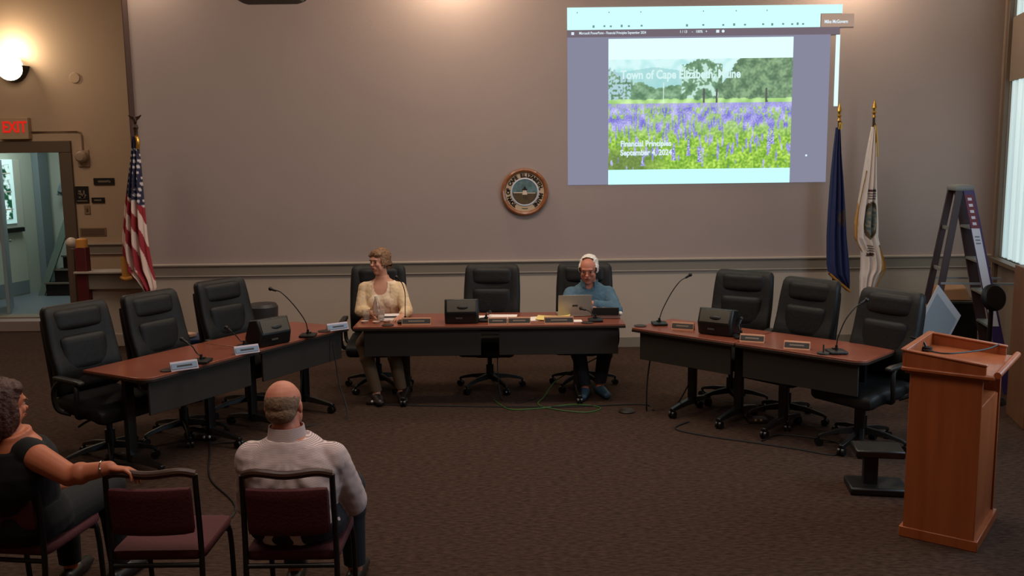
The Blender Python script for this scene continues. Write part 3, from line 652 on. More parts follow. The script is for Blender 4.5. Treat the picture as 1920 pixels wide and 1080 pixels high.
# ------------------------------------------------------------------ things on the tables
ZT = .73
def speaker(x, y, rz, label):
    t = thing('monitor_speaker', label, 'speaker', (x, y, ZT), rz, 'small black wedge speakers on the tables')
    # faces local +Y (sitters); the back, seen from the audience, carries a recessed handle
    b = bmesh.new(); pr = [(-.10, 0), (.10, 0), (.105, .06), (.03, .20), (-.075, .215), (-.125, .10)]
    loft(b, [[V((x_, y_, z_)) for y_, z_ in [(p[0] * k, p[1] * (.97 + .03 * k) + (.003)) for p in pr]] for x_, k in ((-.15, .86), (-.13, 1), (.13, 1), (.15, .86))]); bd = obj('cabinet', b, M['black'], t, bevel=.008)
    b = bmesh.new(); rbox(b, (0, -.102, .158), (.255, .012, .105), .006, (R(-23.5), 0, 0), 3); bp_ = obj('back_panel', b, M['grey'], t)
    b = bmesh.new(); ball(b, (.01, -.112, .15), (.05, .008, .018), (R(-23.5), 0, 0)); obj('handle_recess', b, M['black'], bp_)
    b = bmesh.new(); box(b, (-.02, -.122, .055), (.06, .01, .012)); obj('badge', b, M['grey'], bd)
    b = bmesh.new(); rbox(b, (0, .075, .125), (.25, .012, .15), .006, (R(28), 0, 0), 3); obj('grille', b, M['dgrey'], t)
    return t
sp0 = speaker(-.45, 8.10, 0, 'black wedge speaker on the centre table beside the empty chair')
for x, y, rz, lb in ((-1.96, 7.22, R(50), 'black wedge speaker on the left wing table'), (1.70, 7.40, R(-38), 'black wedge speaker on the right wing table')):
    place(dup(sp0), (x, y, ZT), rz, lb)
def mic(x, y, rz, pts, label, head=True):
    t = thing('gooseneck_microphone', label, 'microphone', (x, y, ZT), rz, 'gooseneck desk microphones on the council tables')
    b = bmesh.new(); rbox(b, (0, 0, .012), (.13, .15, .024), .011, n=4); box(b, (0, .03, .028), (.04, .03, .01)); obj('base', b, M['black'], t)
    b = bmesh.new(); cyl(b, (0, 0, .02), (0, 0, .06), .010); tube(b, [(0, 0, .05)] + pts, .0045, 6, 6); obj('gooseneck', b, M['blackm'], t)
    if head:
        p, q = V(pts[-2]), V(pts[-1]); d = (q - p).normalized(); b = bmesh.new(); cyl(b, q - d * .01, q + d * .035, .009, .012, 12); ball(b, q + d * .04, (.017, .017, .017), u=12, v=8); obj('microphone_head', b, M['black'], t)
mic(-1.70, 7.50, 0, [(-.02, -.01, .14), (-.10, -.05, .28), (-.19, -.06, .38), (-.245, -.05, .398)], 'microphone with a tall bent stem nearest the centre on the left wing')
mic(-2.10, 7.05, 0, [(-.03, .0, .06), (-.06, .0, .10), (-.10, -.01, .14)], 'microphone with a low stem in the middle of the left wing')
mic(-2.27, 6.55, 0, [(-.03, 0, .07), (-.06, 0, .12), (-.10, 0, .15)], 'microphone with a low stem nearest the audience on the left wing')
mic(-.96, 8.10, 0, [(.0, .02, .14), (.0, .04, .26), (-.02, .02, .35), (-.045, -.02, .39)], 'microphone rising in front of the seated woman')
mic(-.235, 8.13, 0, [(.0, .03, .05), (0.0, .10, .06), (.02, .18, .05)], 'microphone folded low in front of the empty centre chair')
mic(.74, 8.06, 0, [(-.02, .02, .05), (-.05, .06, .08), (-.09, .09, .09)], 'microphone folded low beside the laptop')
mic(1.275, 7.84, 0, [(.03, 0, .14), (.10, -.01, .28), (.17, -.02, .38), (.225, -.02, .415)], 'microphone with a tall bent stem nearest the centre on the right wing')
mic(1.83, 7.22, 0, [(0, .02, .05), (-.01, .04, .09), (.0, .05, .11)], 'microphone folded low beside the right wing speaker')
mic(2.375, 6.60, 0, [(.01, 0, .12), (.06, 0, .25), (.13, 0, .34), (.175, 0, .37)], 'microphone with a tall thin stem nearest the lectern')
b = bmesh.new(); cyl(b, (2.27, 6.57, ZT), (2.27, 6.57, ZT + .012), .045); cyl(b, (2.27, 6.57, ZT), (2.27, 6.57, ZT + .07), .006); tag(obj('button_puck', b, M['dgrey']), 'small round base with a stub left of the microphone nearest the lectern', 'button')
def nameplate(x, y, rz, label, pale=False, w_=.19):
    t = thing('name_plate', label, 'nameplate', (x, y, ZT), rz, 'name plates standing on the council tables')
    b = bmesh.new(); loft(b, [[V((x_, -.035, 0)), V((x_, .035, 0)), V((x_, .004, .06)), V((x_, -.004, .06))] for x_ in (-w_ / 2, w_ / 2)]); obj('holder', b, mat('pale_holder', (190, 178, 186), .4) if pale else M['brass'], t, bevel=.001)
    b = bmesh.new(); box(b, (0, -.0235, .0315), (w_ - .012, .003, .040), (R(-28), 0, 0)); f = obj('name_face', b, M['plateb'] if pale else M['plate'], t)
    b = bmesh.new(); box(b, (0, -.0258, .0315), (w_ * .55, .002, .012), (R(-28), 0, 0)); obj('name_lettering', b, M['dgrey'] if pale else M['dimink'], f)
wl = math.atan2(-ld.y, -ld.x); wrr = math.atan2(rd.y, rd.x)
nameplate(-2.325, 6.34, wl - R(25), 'pale blue name plate nearest the audience on the left wing', True)
nameplate(-2.035, 6.87, wl - R(25), 'pale blue name plate left of the wedge speaker on the left wing', True)
nameplate(-1.515, 7.80, wl - R(25), 'pale blue name plate at the inner corner of the left wing', True)
nameplate(-.85, 8.02, 0, 'dark name plate in front of the woman', w_=.26)
nameplate(-.13, 7.985, 0, 'dark name plate left of the pair before the empty centre chair', w_=.17)
nameplate(.06, 7.985, 0, 'dark name plate right of the pair before the empty centre chair', w_=.20)
nameplate(.41, 7.985, 0, 'dark name plate in front of the laptop papers', w_=.26)
nameplate(1.44, 7.62, wrr + R(20), 'brass edged name plate left of the wedge speaker on the right wing')
nameplate(1.88, 7.06, wrr + R(20), 'brass edged name plate just right of the wedge speaker on the right wing')
nameplate(2.14, 6.77, wrr + R(20), 'brass edged name plate nearest the lectern on the right wing')
# laptop
t = thing('laptop', 'open silver laptop seen from behind its lid', 'laptop', (.575, 8.28, ZT), R(4))
b = bmesh.new(); rbox(b, (0, .13, .01), (.31, .22, .018), .008, n=3); obj('keyboard_deck', b, M['silver'], t)
b = bmesh.new(); rbox(b, (0, .012, .105), (.31, .010, .20), .008, (R(8), 0, 0), 4); ld_ = obj('lid', b, M['silver'], t)
b = bmesh.new(); box(b, (.0, .005, .105), (.05, .003, .016), (R(8), 0, 0)); obj('lid_mark', b, M['dgrey'], ld_)
b = bmesh.new(); box(b, (.0, .019, .108), (.285, .002, .17), (R(8), 0, 0)); obj('laptop_screen', b, emat('laptop_screen', (120, 130, 150), .35), ld_)
b = bmesh.new(); box(b, (0, .12, .0195), (.27, .10, .003)); obj('keys', b, M['black'], t)
# tablet / folder in front of the man
t = thing('tablet_folder', 'dark folio case propped open beside the laptop', 'tablet', (.855, 8.27, ZT), R(-3))
b = bmesh.new(); rbox(b, (0, .02, .045), (.24, .012, .09), .005, (R(22), 0, 0), 3); obj('cover', b, M['dgrey'], t)
b = bmesh.new(); rbox(b, (0, -.03, .006), (.25, .16, .012), .005, n=3); obj('folio_base', b, mat('brown_folio', (78, 50, 44), .6), t)
b = bmesh.new(); rbox(b, (0, 0, .016), (.035, .05, .032), .015, n=4, fn=lambda p: V((p.x, p.y, p.z * (1.1 - 4 * abs(p.y) ** 1.3)))); o = obj('white_mouse', b, M['white']); o.location = (1.00, 8.36, ZT); tag(o, 'small white computer mouse at the right rear corner of the centre table', 'mouse')
def sheet(name, x, y, rz, sx, sy, m, label, cat, z=0, th=.004, curl=0, group=None):
    b = bmesh.new(); n = 10; top = [[b.verts.new((sx * (i / n - .5), sy * (j / n - .5), th + curl * (abs(i / n - .5) * 2) ** 3 * (1 if i > 5 else .3))) for i in range(n + 1)] for j in range(n + 1)]
    bot = [[b.verts.new((sx * (i / n - .5), sy * (j / n - .5), max(0, curl * (abs(i / n - .5) * 2) ** 3 * (1 if i > 5 else .3)))) for i in range(n + 1)] for j in range(n + 1)]
    for j in range(n):
        for i in range(n):
            b.faces.new((top[j][i], top[j][i + 1], top[j + 1][i + 1], top[j + 1][i])); b.faces.new((bot[j][i], bot[j + 1][i], bot[j + 1][i + 1], bot[j][i + 1]))
    for e in [((0, i), (0, i + 1)) for i in range(n)] + [((n, i), (n, i + 1)) for i in range(n)] + [((i, 0), (i + 1, 0)) for i in range(n)] + [((i, n), (i + 1, n)) for i in range(n)]:
        (a, c), (d, f) = e; b.faces.new((top[a][c], top[d][f], bot[d][f], bot[a][c]))
    o = obj(name, b, m); o.location = (x, y, ZT + z); o.rotation_euler = (0, 0, rz); tag(o, label, cat, group); return o
sheet('paper_sheet', -.27, 8.30, R(3), .26, .22, M['paper'], 'white paper sheet left part of the stack before the empty centre chair', 'paper', group='loose papers on the centre table')
sheet('paper_sheet', -.09, 8.31, R(-4), .26, .22, M['paper'], 'white paper sheet right part of the stack before the empty centre chair', 'paper', z=.005, group='loose papers on the centre table')
sheet('paper_sheet', .25, 8.22, R(14), .22, .20, M['paper'], 'white paper sheet under the left edge of the yellow pad', 'paper', group='loose papers on the centre table')
sheet('legal_pad', .37, 8.20, R(-8), .30, .22, M['yellow'], 'yellow legal pad left of the laptop', 'pad', z=.006, curl=.02)
sheet('paper_sheet', .52, 8.07, R(2), .20, .10, M['paper'], 'narrow pale paper in front of the laptop', 'paper', group='loose papers on the centre table')
t = thing('desk_calendar', 'folded white card with a dark printed line before the woman', 'card', (-1.10, 8.27, ZT), R(4))
b = bmesh.new(); loft(b, [[V((x_, -.05, .0)), V((x_, .05, 0)), V((x_, .02, .05)), V((x_, .0, .055))] for x_ in (-.125, .125)]); cd = obj('card_body', b, M['paper'], t, bevel=.003)
b = bmesh.new(); box(b, (-.01, -.031, .032), (.12, .003, .012), (R(-42), 0, 0)); obj('printed_line', b, M['ink'], t)
# cups, bottle, dishes
b = bmesh.new(); lathe(b, [(.001, 0), (.03, 0), (.033, .01), (.033, .11), (.028, .15), (.014, .18), (.013, .20), (.001, .20)]); o = tag(obj('water_bottle', b, M['clear']), 'clear water bottle standing in front of the woman', 'bottle'); o.location = (-1.245, 8.30, ZT)
b = bmesh.new(); cyl(b, (0, 0, .195), (0, 0, .215), .016); obj('bottle_cap', b, M['white'], o)
for x, y, lb in ((-1.33, 8.24, 'clear plastic cup farthest left on the centre table'), (-1.19, 8.20, 'clear plastic cup between the bottle and the folded card')):
    b = bmesh.new(); lathe(b, [(.001, 0), (.026, 0), (.037, .095), (.039, .098), (.036, .098), (.025, .006), (.001, .006)]); o = tag(obj('plastic_cup', b, M['clear']), lb, 'cup', 'clear cups before the woman'); o.location = (x, y, ZT)
for x, y, lb in ((-1.33, 8.13, 'small pale dish farthest left on the centre table edge'), (-1.22, 8.10, 'small pale dish under the clear cups'), (-1.13, 8.14, 'small pale dish left of the woman microphone base')):
    b = bmesh.new(); lathe(b, [(.001, 0), (.025, 0), (.035, .016), (.032, .016), (.024, .005), (.001, .005)]); o = tag(obj('small_dish', b, mat('pale_dish', (190, 160, 140), .5)), lb, 'dish', 'small dishes before the woman'); o.location = (x, y, ZT)
for x, y, lb in ((-1.10, 7.97, 'dark round pad on the centre table left of the woman microphone'), (.66, 7.97, 'dark round pad on the centre table in front of the laptop'), (-1.61, 7.72, 'dark round pad on the inner left wing'), (1.10, 7.78, 'dark flat pad on the inner right wing'), (-2.42, 6.30, 'dark flat pad at the free end of the left wing')):
    b = bmesh.new(); lathe(b, [(.001, 0), (.05, 0), (.055, .006), (.04, .010), (.001, .010)]); o = tag(obj('table_grommet', b, M['edge']), lb, 'grommet', 'cable covers let into the table tops'); o.location = (x, y, ZT)

# ------------------------------------------------------------------ things near the walls behind the tables
t = thing('round_stool', 'low dark round stool against the wall behind the far left chair', 'stool', (-2.53, 9.2, 0))
b = bmesh.new(); lathe(b, [(.001, .58), (.12, .58), (.145, .61), (.15, .72), (.13, .75), (.05, .755), (.001, .755)]); obj('stool_cushion', b, mat('dark_stool_vinyl', (50, 46, 46), .5), t)
for k in range(4): 
    a = R(45 + 90 * k); b = bmesh.new(); cyl(b, (.09 * math.cos(a), .09 * math.sin(a), .59), (.16 * math.cos(a), .16 * math.sin(a), 0), .012, .012, 10); obj('leg', b, M['blackm'], t)
t = thing('storage_bin', 'blue plastic bin with a lid on the floor behind the left wing chairs', 'bin', (-3.02, 8.3, 0), R(10))
b = bmesh.new(); loft(b, [[V((sx * w_ / 2, sy * d_ / 2, z_)) for sx, sy in ((-1, -1), (1, -1), (1, 1), (-1, 1))] for z_, w_, d_ in ((0, .30, .26), (.55, .36, .32))]); obj('bin_body', b, M['blue'], t, bevel=.015)
b = bmesh.new(); rbox(b, (0, 0, .57), (.39, .35, .05), .015, n=4); obj('bin_lid', b, M['blue'], t)
b = bmesh.new(); rbox(b, (0, 0, .02), (.16, .10, .04), .012, (0, 0, R(-20)), 4); o = tag(obj('tissue_pack', b, mat('pale_pink_card', (178, 140, 120), .7)), 'small pale packet lying on the blue bin', 'packet'); o.location = (-2.98, 8.25, .597)

# ------------------------------------------------------------------ flags
def cloth(prof, y, folds, amp, nz=150, na=120):
    """prof: rows (z, x_left, x_right) top to bottom; closed, folded tube of fabric"""
    b = bmesh.new(); rows = []; z0, z1 = prof[0][0], prof[-1][0]
    for j in range(nz + 1):
        z = z0 + (z1 - z0) * j / nz
        for k in range(len(prof) - 1):
            if prof[k][0] >= z >= prof[k + 1][0] - 1e-9: break
        f = (prof[k][0] - z) / max(1e-9, prof[k][0] - prof[k + 1][0]); xl = prof[k][1] + (prof[k + 1][1] - prof[k][1]) * f; xr = prof[k][2] + (prof[k + 1][2] - prof[k][2]) * f
        hw = (xr - xl) / 2; c = (xl + xr) / 2; am = amp * min(1, .25 + hw / .10); ring = []
        for i in range(na):
            a = 2 * PI * i / na; s = math.sin(a) if True else 0
            ring.append(V((c + hw * math.cos(a), y + am * s * (1 + .55 * math.sin(folds * math.cos(a) * 3 + j * .012)) - .2 * am * math.sin(folds * 2.2 * math.cos(a) + 1), z + .0 * i)))
        rows.append(ring)
    loft(b, rows); return b
def flag(label, x, y, rows, painter, finial, topz, group='flags on poles along the back wall', folds=4, amp=.05, slant=None, polem=None):
    t = thing('flag_on_pole', label, 'flag', (x, y, 0), 0, group)
    b = bmesh.new(); cyl(b, (0, 0, .03), (0, 0, topz - .16), .014, .013, 14); obj('pole', b, polem or M['pole'], t)
    b = bmesh.new(); lathe(b, [(.001, 0), (.16, 0), (.165, .02), (.12, .05), (.04, .07), (.03, .12), (.001, .12)]); obj('floor_base', b, M['gold'], t)
    b = bmesh.new()
    if finial == 'spear':
        lathe(b, [(.001, topz - .20), (.022, topz - .19), (.012, topz - .16), (.026, topz - .14), (.012, topz - .12), (.026, topz - .09), (.014, topz - .04), (.001, topz)], seg=16)
    else:
        lathe(b, [(.001, topz - .22), (.02, topz - .21), (.02, topz - .16), (.03, topz - .13), (.02, topz - .10), (.001, topz - .09)], seg=16)
        ball(b, (0, 0, topz - .055), (.02, .018, .045))
        for s in (-1, 1): loft(b, [[V((0, -.01, topz - .07)), V((0, .01, topz - .07)), V((0, .01, topz - .02)), V((0, -.01, topz - .02))], [V((s * .04, -.008, topz - .04)), V((s * .04, .008, topz - .04)), V((s * .04, .008, topz - .01)), V((s * .04, -.008, topz - .01))], [V((s * .07, -.003, topz - .005)), V((s * .07, .003, topz - .005)), V((s * .07, .003, topz + .005)), V((s * .07, -.003, topz + .005))]])
    obj('finial', b, M['gold'] if finial == 'spear' else M['pole'], t)
    b = cloth(rows, 0, folds, amp); f = obj('flag_cloth', b, M['cloth'], t, sharp=180); paint(f, painter)
    return t, f
rows = [(2.47, -.035, .015), (2.2, -.08, .03), (1.75, -.17, .035), (1.4, -.225, .045), (1.22, -.24, .055), (1.0, -.23, .085), (.90, -.12, .10), (.80, -.04, .105), (.70, .0, .06)]
def us(co):
    x, z = co.x, co.z
    zc = 1.70 + (x - .03) * -.85
    if z > zc:
        u = (x + z * .18) / .042; w_ = z / .062; iu, iw = math.floor(w_), 0
        fx = (u + .5 * (iu % 2)) % 1 - .5; fz = w_ % 1 - .5
        if z > 2.33: return (120, 70, 60) if x > .0 else (40, 38, 62)
        return (206, 196, 196) if fx * fx * 1.1 + fz * fz < .075 else (42, 40, 66)
    k = (x - .30 * (2.5 - z)) / .064
    if x < -.19 and z < 1.05: return (190, 130, 50)
    return (148, 36, 46) if math.floor(k) % 2 == 0 else (220, 190, 178)
t, f = flag('red white and blue striped flag with stars draped on a pole in the left corner', -4.06, 10.1, rows, us, 'eagle', 2.69, folds=4.2, amp=.06)
b = bmesh.new(); loft(b, [[V((x_, y_, z_)) for x_, z_ in ((-.24, 1.16), (-.20, 1.16), (-.12, .93), (-.24, .92))] for y_ in (-.055, -.045)]); g_ = obj('fringe', b, M['fringe'], f, sharp=20)
b = bmesh.new(); tube(b, [(-.26, -.03, .93), (-.2, -.06, .91), (-.12, -.06, .93)], .022, 8, 5); obj('fringe', b, M['fringe'], f)
b = bmesh.new(); tube(b, [(.01, -.02, 2.47), (.03, -.035, 2.40), (.02, -.03, 2.33)], .022, 8, 4); obj('cord', b, M['gold'], t)
rows = [(2.46, -.03, .012), (2.2, -.05, .035), (1.95, -.065, .065), (1.55, -.08, .105), (1.3, -.085, .125), (1.0, -.075, .165), (.88, -.05, .175), (.78, .06, .178), (.70, .15, .18)]
def navy(co):
    d = ((co.x - .055) / .05) ** 2 + ((co.z - 1.50) / .09) ** 2
    if d < 1: return lerp((58, 48, 58), (84, 64, 52), .5 + 1.2 * N3(co.x, 0, co.z, 50))
    return (30, 38, 82)
t, f = flag('dark blue flag draped on the pole at the right edge of the projection', 3.50, 9.9, rows, navy, 'spear', 2.72, folds=4, amp=.055)
b = bmesh.new(); tube(b, [(-.075, -.05, .91), (.04, -.06, .81), (.17, -.05, .70)], .014, 8, 5); obj('fringe', b, M['fringe'], f)
b = bmesh.new(); tube(b, [(0, -.03, 2.52), (.005, -.035, 2.48), (0, -.03, 2.44)], .02, 8, 4); obj('cord', b, M['gold'], t)
rows = [(2.46, -.02, .02), (2.2, -.06, .04), (1.83, -.105, .06), (1.43, -.165, .095), (1.28, -.155, .10), (1.14, -.08, .135), (1.0, -.075, .185), (.93, -.075, .18), (.86, -.08, .12), (.75, -.075, .085), (.60, -.07, .035), (.50, -.03, .0)]
def whitef(co):
    cx, cz = -.005 + (1.45 - co.z) * .0, 1.47; d = ((co.x - cx) / .068) ** 2 + ((co.z - cz) / .21) ** 2
    if 1 > d > .62: return (96, 74, 52)
    if d <= .62:
        q = N3(co.x, 1, co.z, 30); return lerp((70, 92, 100), (176, 156, 128), .5 + 1.1 * q)
    if .045 < abs(co.x - cx + .045) * 0 + (1 if (1.70 < co.z < 1.80 or 1.08 < co.z < 1.20) else 0) and abs(co.x - cx) < .035 and (co.z * 34) % 1 > .35: return (78, 48, 40)
    if co.x < -.13 or (co.z < 1.16 and co.x > .12): return (206, 158, 96)
    return (236, 220, 210)
t, f = flag('white flag with an oval seal draped on the rightmost pole', 3.87, 9.9, rows, whitef, 'spear', 2.75, folds=4, amp=.055)
b = bmesh.new(); tube(b, [(-.07, -.04, 2.0), (-.150, -.05, 1.52), (-.15, -.06, 1.26), (-.09, -.06, 1.13)], .005, 6, 5); obj('fringe', b, M['fringe'], f)
b = bmesh.new(); tube(b, [(.10, -.04, 1.2), (.18, -.03, .95), (.10, -.05, .80), (.02, -.05, .56)], .006, 6, 5); obj('fringe', b, M['fringe'], f)
b = bmesh.new(); tube(b, [(0, -.02, 2.5), (.02, -.035, 2.38), (.04, -.03, 2.15)], .014, 8, 4); obj('cord', b, M['gold'], t)

# ------------------------------------------------------------------ ladder and things in the right corner
t = thing('step_ladder', 'tall folding step ladder with white and maroon rail labels in the right corner', 'ladder', (4.12, 8.45, 0), R(-12))
lad = []
b = bmesh.new(); rbox(b, (.0, 0, 1.86), (.16, .36, .06), .02, n=3); obj('ladder_cap', b, mat('ladder_cap_grey', (120, 122, 120), .5), t)
for s in (-1, 1):
    b = bmesh.new(); loft(b, [[V((x_ + a, s * y_ + b_, z_)) for a, b_ in ((-.045, -.016), (.045, -.016), (.045, .016), (-.045, .016))] for x_, y_, z_ in ((.44, .26, 0), (.03, .16, 1.84))]); rl = obj('front_rail', b, M['fib'] if s < 0 else M['fibd'], t, bevel=.004)
    if s < 0:
        def onrail(z0, z1, w_, m, nm, off=-.019):
            b = bmesh.new(); f = lambda z: (.44 + (.03 - .44) * z / 1.84, -(.26 + (.16 - .26) * z / 1.84) + off)
            (xa, ya), (xb, yb) = f(z0), f(z1)
            loft(b, [[V((xa - w_ - .008, ya, z0)), V((xa + w_ - .008, ya, z0)), V((xb + w_ - .008, yb, z1)), V((xb - w_ - .008, yb, z1))], [V((xa - w_ - .008, ya + .003, z0)), V((xa + w_ - .008, ya + .003, z0)), V((xb + w_ - .008, yb + .003, z1)), V((xb - w_ - .008, yb + .003, z1))]]); return obj(nm, b, m, rl, sharp=20)
        onrail(.62, 1.50, .034, M['label'], 'white_label'); onrail(1.50, 1.80, .034, M['maroonlab'], 'warning_label')
        for k in range(5): onrail(1.53 + .055 * k, 1.555 + .055 * k, .016, M['label'], 'warning_mark', -.021)
        for k in range(3): onrail(1.42 - .03 * k, 1.432 - .03 * k, .02, M['steel'], 'label_print', -.021)
    b = bmesh.new(); loft(b, [[V((x_ + a, s * y_ + b_, z_)) for a, b_ in ((-.03, -.014), (.03, -.014), (.03, .014), (-.03, .014))] for x_, y_, z_ in ((-.30, .24, 0), (-.04, .15, 1.84))]); obj('rear_rail', b, M['fibd'], t, bevel=.004)
    b = bmesh.new(); box(b, (.14, s * .2, 1.0), (.62, .012, .02)); obj('spreader', b, M['alu'], t)
for k in range(5):
    z = .3 + .3 * k; x_ = .44 + (.03 - .44) * z / 1.84; y_ = .26 + (.16 - .26) * z / 1.84
    obj('step', bx((x_, 0, z), (.09, 2 * y_, .025)), M['alu'], t, bevel=.003)
for k in range(4):
    z = .35 + .38 * k; x_ = -.30 + (-.04 + .30) * z / 1.84; y_ = .24 + (.15 - .24) * z / 1.84
    obj('rear_brace', bx((x_, 0, z), (.02, 2 * y_, .03)), M['alu'], t)
# round dark fan / gong shape on a stand
t = thing('round_cushion_stool', 'black stool whose round padded seat stands upright by the ladder', 'stool', (4.17, 7.85, 0), R(15))
b = bmesh.new(); lathe(b, [(.001, -.03), (.10, -.03), (.118, -.015), (.118, .015), (.10, .03), (.001, .03)], T((0, 0, .93), (R(78), 0, 0))); obj('stool_seat', b, M['black'], t)
b = bmesh.new(); cyl(b, (0, .02, .0), (0, .02, .84), .02); cyl(b, (0, .02, 0), (0, .02, .03), .17, .15, 24); obj('stool_stem', b, M['blackm'], t)
# stacked cardboard box and dark crate behind the lectern
t = thing('storage_crate', 'dark crate standing under the tan bag behind the ladder', 'crate', (4.36, 9.0, 0), R(-10))
b = bmesh.new(); rbox(b, (0, 0, .36), (.42, .36, .72), .015, n=2); obj('crate_body', b, M['black'], t)
obj('crate_lid', bx((0, 0, .73), (.44, .38, .02)), M['dgrey'], t)
b = bmesh.new(); loft(b, [[V((x_, y_, 0)), V((x_ * .75, y_, .12))][::1] + [] for x_, y_ in ()] or [[V((-.18, -.12, 0)), V((.18, -.12, 0)), V((.18, .12, 0)), V((-.18, .12, 0))], [V((-.13, -.08, .10)), V((.13, -.08, .12)), V((.15, .10, .14)), V((-.12, .10, .13))]]); o = tag(obj('paper_bag', b, M['cardboard'], bevel=.01), 'crumpled tan bag on the dark crate seen through the ladder', 'bag'); o.location = (4.34, 9.0, .742); o.rotation_euler = (0, 0, R(-10))
# leaning display boards
def board(name, label, pts, th, m, fm):
    t = thing(name, label, 'board', pts[0]); P4 = [V(p) - V(pts[0]) for p in pts]; nrm = (P4[1] - P4[0]).cross(P4[3] - P4[0]).normalized() * th
    b = bmesh.new(); loft(b, [P4, [p + nrm for p in P4]]); o = obj('board_frame', b, fm, t, sharp=20)
    c = sum(P4, V()) / 4; b = bmesh.new(); Q = [c + (p - c) * .86 for p in P4]; sg = -1 if nrm.y > 0 else 1
    off0 = nrm * 0 if sg < 0 else nrm; k = nrm.normalized() * .004 * sg
    loft(b, [[q + off0 for q in Q], [q + off0 + k for q in Q]]); obj('board_face', b, m, t, sharp=20)
board('display_board', 'pale framed board tilted on its corner between the ladder and the lectern', [(3.33, 7.88, .26), (3.52, 7.84, .0), (3.92, 7.92, .765), (3.73, 7.96, 1.03)], .025, M['steel'], mat('white_frame', (158, 160, 166), .5))
# brown cabinet at the far right
t = thing('wooden_cabinet', 'brown wooden cabinet cut by the right edge of the picture', 'cabinet', (4.08, 7.25, 0), R(-14))
b = bmesh.new(); box(b, (.24, 0, .63), (.48, .5, 1.26)); obj('cabinet_body', b, M['maple'], t, bevel=.006)
for x in (.12, .36): dd = obj('cabinet_door', bx((x, -.26, .60), (.22, .02, 1.12)), M['maple'], t, bevel=.004); obj('door_knob', bx((x + (.08 if x < .3 else -.08), -.28, .65), (.02, .02, .02)), M['alu'], dd)

# ------------------------------------------------------------------ lectern
t = thing('lectern', 'honey brown wooden lectern with a rimmed sloping top at the right', 'lectern', (2.545, 5.135, 0), R(-37))
D, W_ = .37, .56   # local x toward the speaker, local y width
obj('side_panel', bx((-.0, -W_ / 2, .50), (D, .025, .96)), M['oak'], t, bevel=.003); obj('side_panel', bx((0, W_ / 2, .50), (D, .025, .96)), M['oak'], t, bevel=.003)
obj('front_panel', bx((-D / 2 + .012, 0, .50), (.025, W_ - .03, .96)), M['oak'], t, bevel=.003)
obj('back_panel', bx((D / 2 - .02, 0, .40), (.02, W_ - .03, .76)), M['oak'], t); obj('shelf', bx((-.0, 0, .775), (D - .04, W_ - .03, .02)), M['oak'], t, bevel=.002)
obj('plinth', bx((0, 0, .03), (D + .04, W_ + .04, .06)), M['oak'], t, bevel=.004)
b = bmesh.new(); box(b, (.01, 0, .985), (D + .10, W_ + .10, .022)); box(b, (.005, 0, .968), (D + .06, W_ + .06, .02)); obj('cornice', b, M['oak'], t, bevel=.006)
def slope(x): return 1.035 - .06 * (x + .22) / .46
b = bmesh.new(); loft(b, [[V((x, y, .99)), V((x, y, slope(x)))] + [] for x, y in ()] or [[V((-.205, -.30, .99)), V((.245, -.30, .985)), V((.245, -.30, .995)), V((-.205, -.30, 1.02))], [V((-.205, .30, .99)), V((.245, .30, .985)), V((.245, .30, .995)), V((-.205, .30, 1.02))]]); tp = obj('reading_top', b, M['oak'], t, sharp=20)
for s in (-1, 1):
    b = bmesh.new(); loft(b, [[V((x, s * .305 + a, z_)) for a, z_ in ((-.012, .99), (.012, .99), (.012, h_), (-.012, h_))] for x, h_ in ((-.215, 1.085), (.20, 1.045))]); rm = obj('side_rim', b, M['oak'], tp, bevel=.003)
    b = bmesh.new(); loft(b, [[V((x, s * .305 + a, z_ + h_)) for a, z_ in ((-.018, 0), (.018, 0), (.018, .012), (-.018, .012))] for x, h_ in ((-.225, 1.083), (.205, 1.043))]); obj('rim_cap', b, M['oak'], rm, bevel=.004)
b = bmesh.new(); box(b, (-.215, 0, 1.035), (.024, .60, .10)); rm = obj('rear_rim', b, M['oak'], tp, bevel=.003); obj('rim_cap', bx((-.217, 0, 1.090), (.034, .64, .012)), M['oak'], rm, bevel=.004)
b = bmesh.new(); cyl(b, (.255, -.31, 1.003), (.255, .33, 1.003), .018, .018, 16); obj('book_stop', b, M['oak'], tp)
b = bmesh.new(); tube(b, [(-.19, .02, 1.035), (-.05, -.10, 1.05), (.05, .05, 1.045), (.12, .20, 1.045), (.16, .285, 1.06)], .005, 6, 8); tag(obj('microphone_cable', b, M['cable'], world=False), 'thin black cable lying across the lectern top', 'cable')
bpy.data.objects['microphone_cable'].matrix_world = Matrix.Translation((2.545, 5.135, 0)) @ Matrix.Rotation(R(-37), 4, 'Z')
b = bmesh.new(); cyl(b, (0, 0, 0), (0, 0, .02), .03); tube(b, [(0, 0, .01), (-.02, .02, .05), (-.08, .05, .07)], .006, 6, 4); o = tag(obj('microphone_stub', b, M['black']), 'small black gooseneck stub at the rear rim of the lectern', 'microphone'); o.location = (2.44, 5.30, 1.025)
# low black bench end beside the lectern
t = thing('equipment_stand', 'low black stand just left of the lectern base', 'stand', (2.36, 5.75, 0), R(-10))
obj('stand_top', bx((0, 0, .27), (.30, .22, .05)), M['blackm'], t, bevel=.01); obj('stand_column', bx((-.04, 0, .15), (.09, .07, .22)), M['black'], t, bevel=.01); obj('stand_foot', bx((0, 0, .025), (.36, .26, .05)), M['black'], t, bevel=.012)

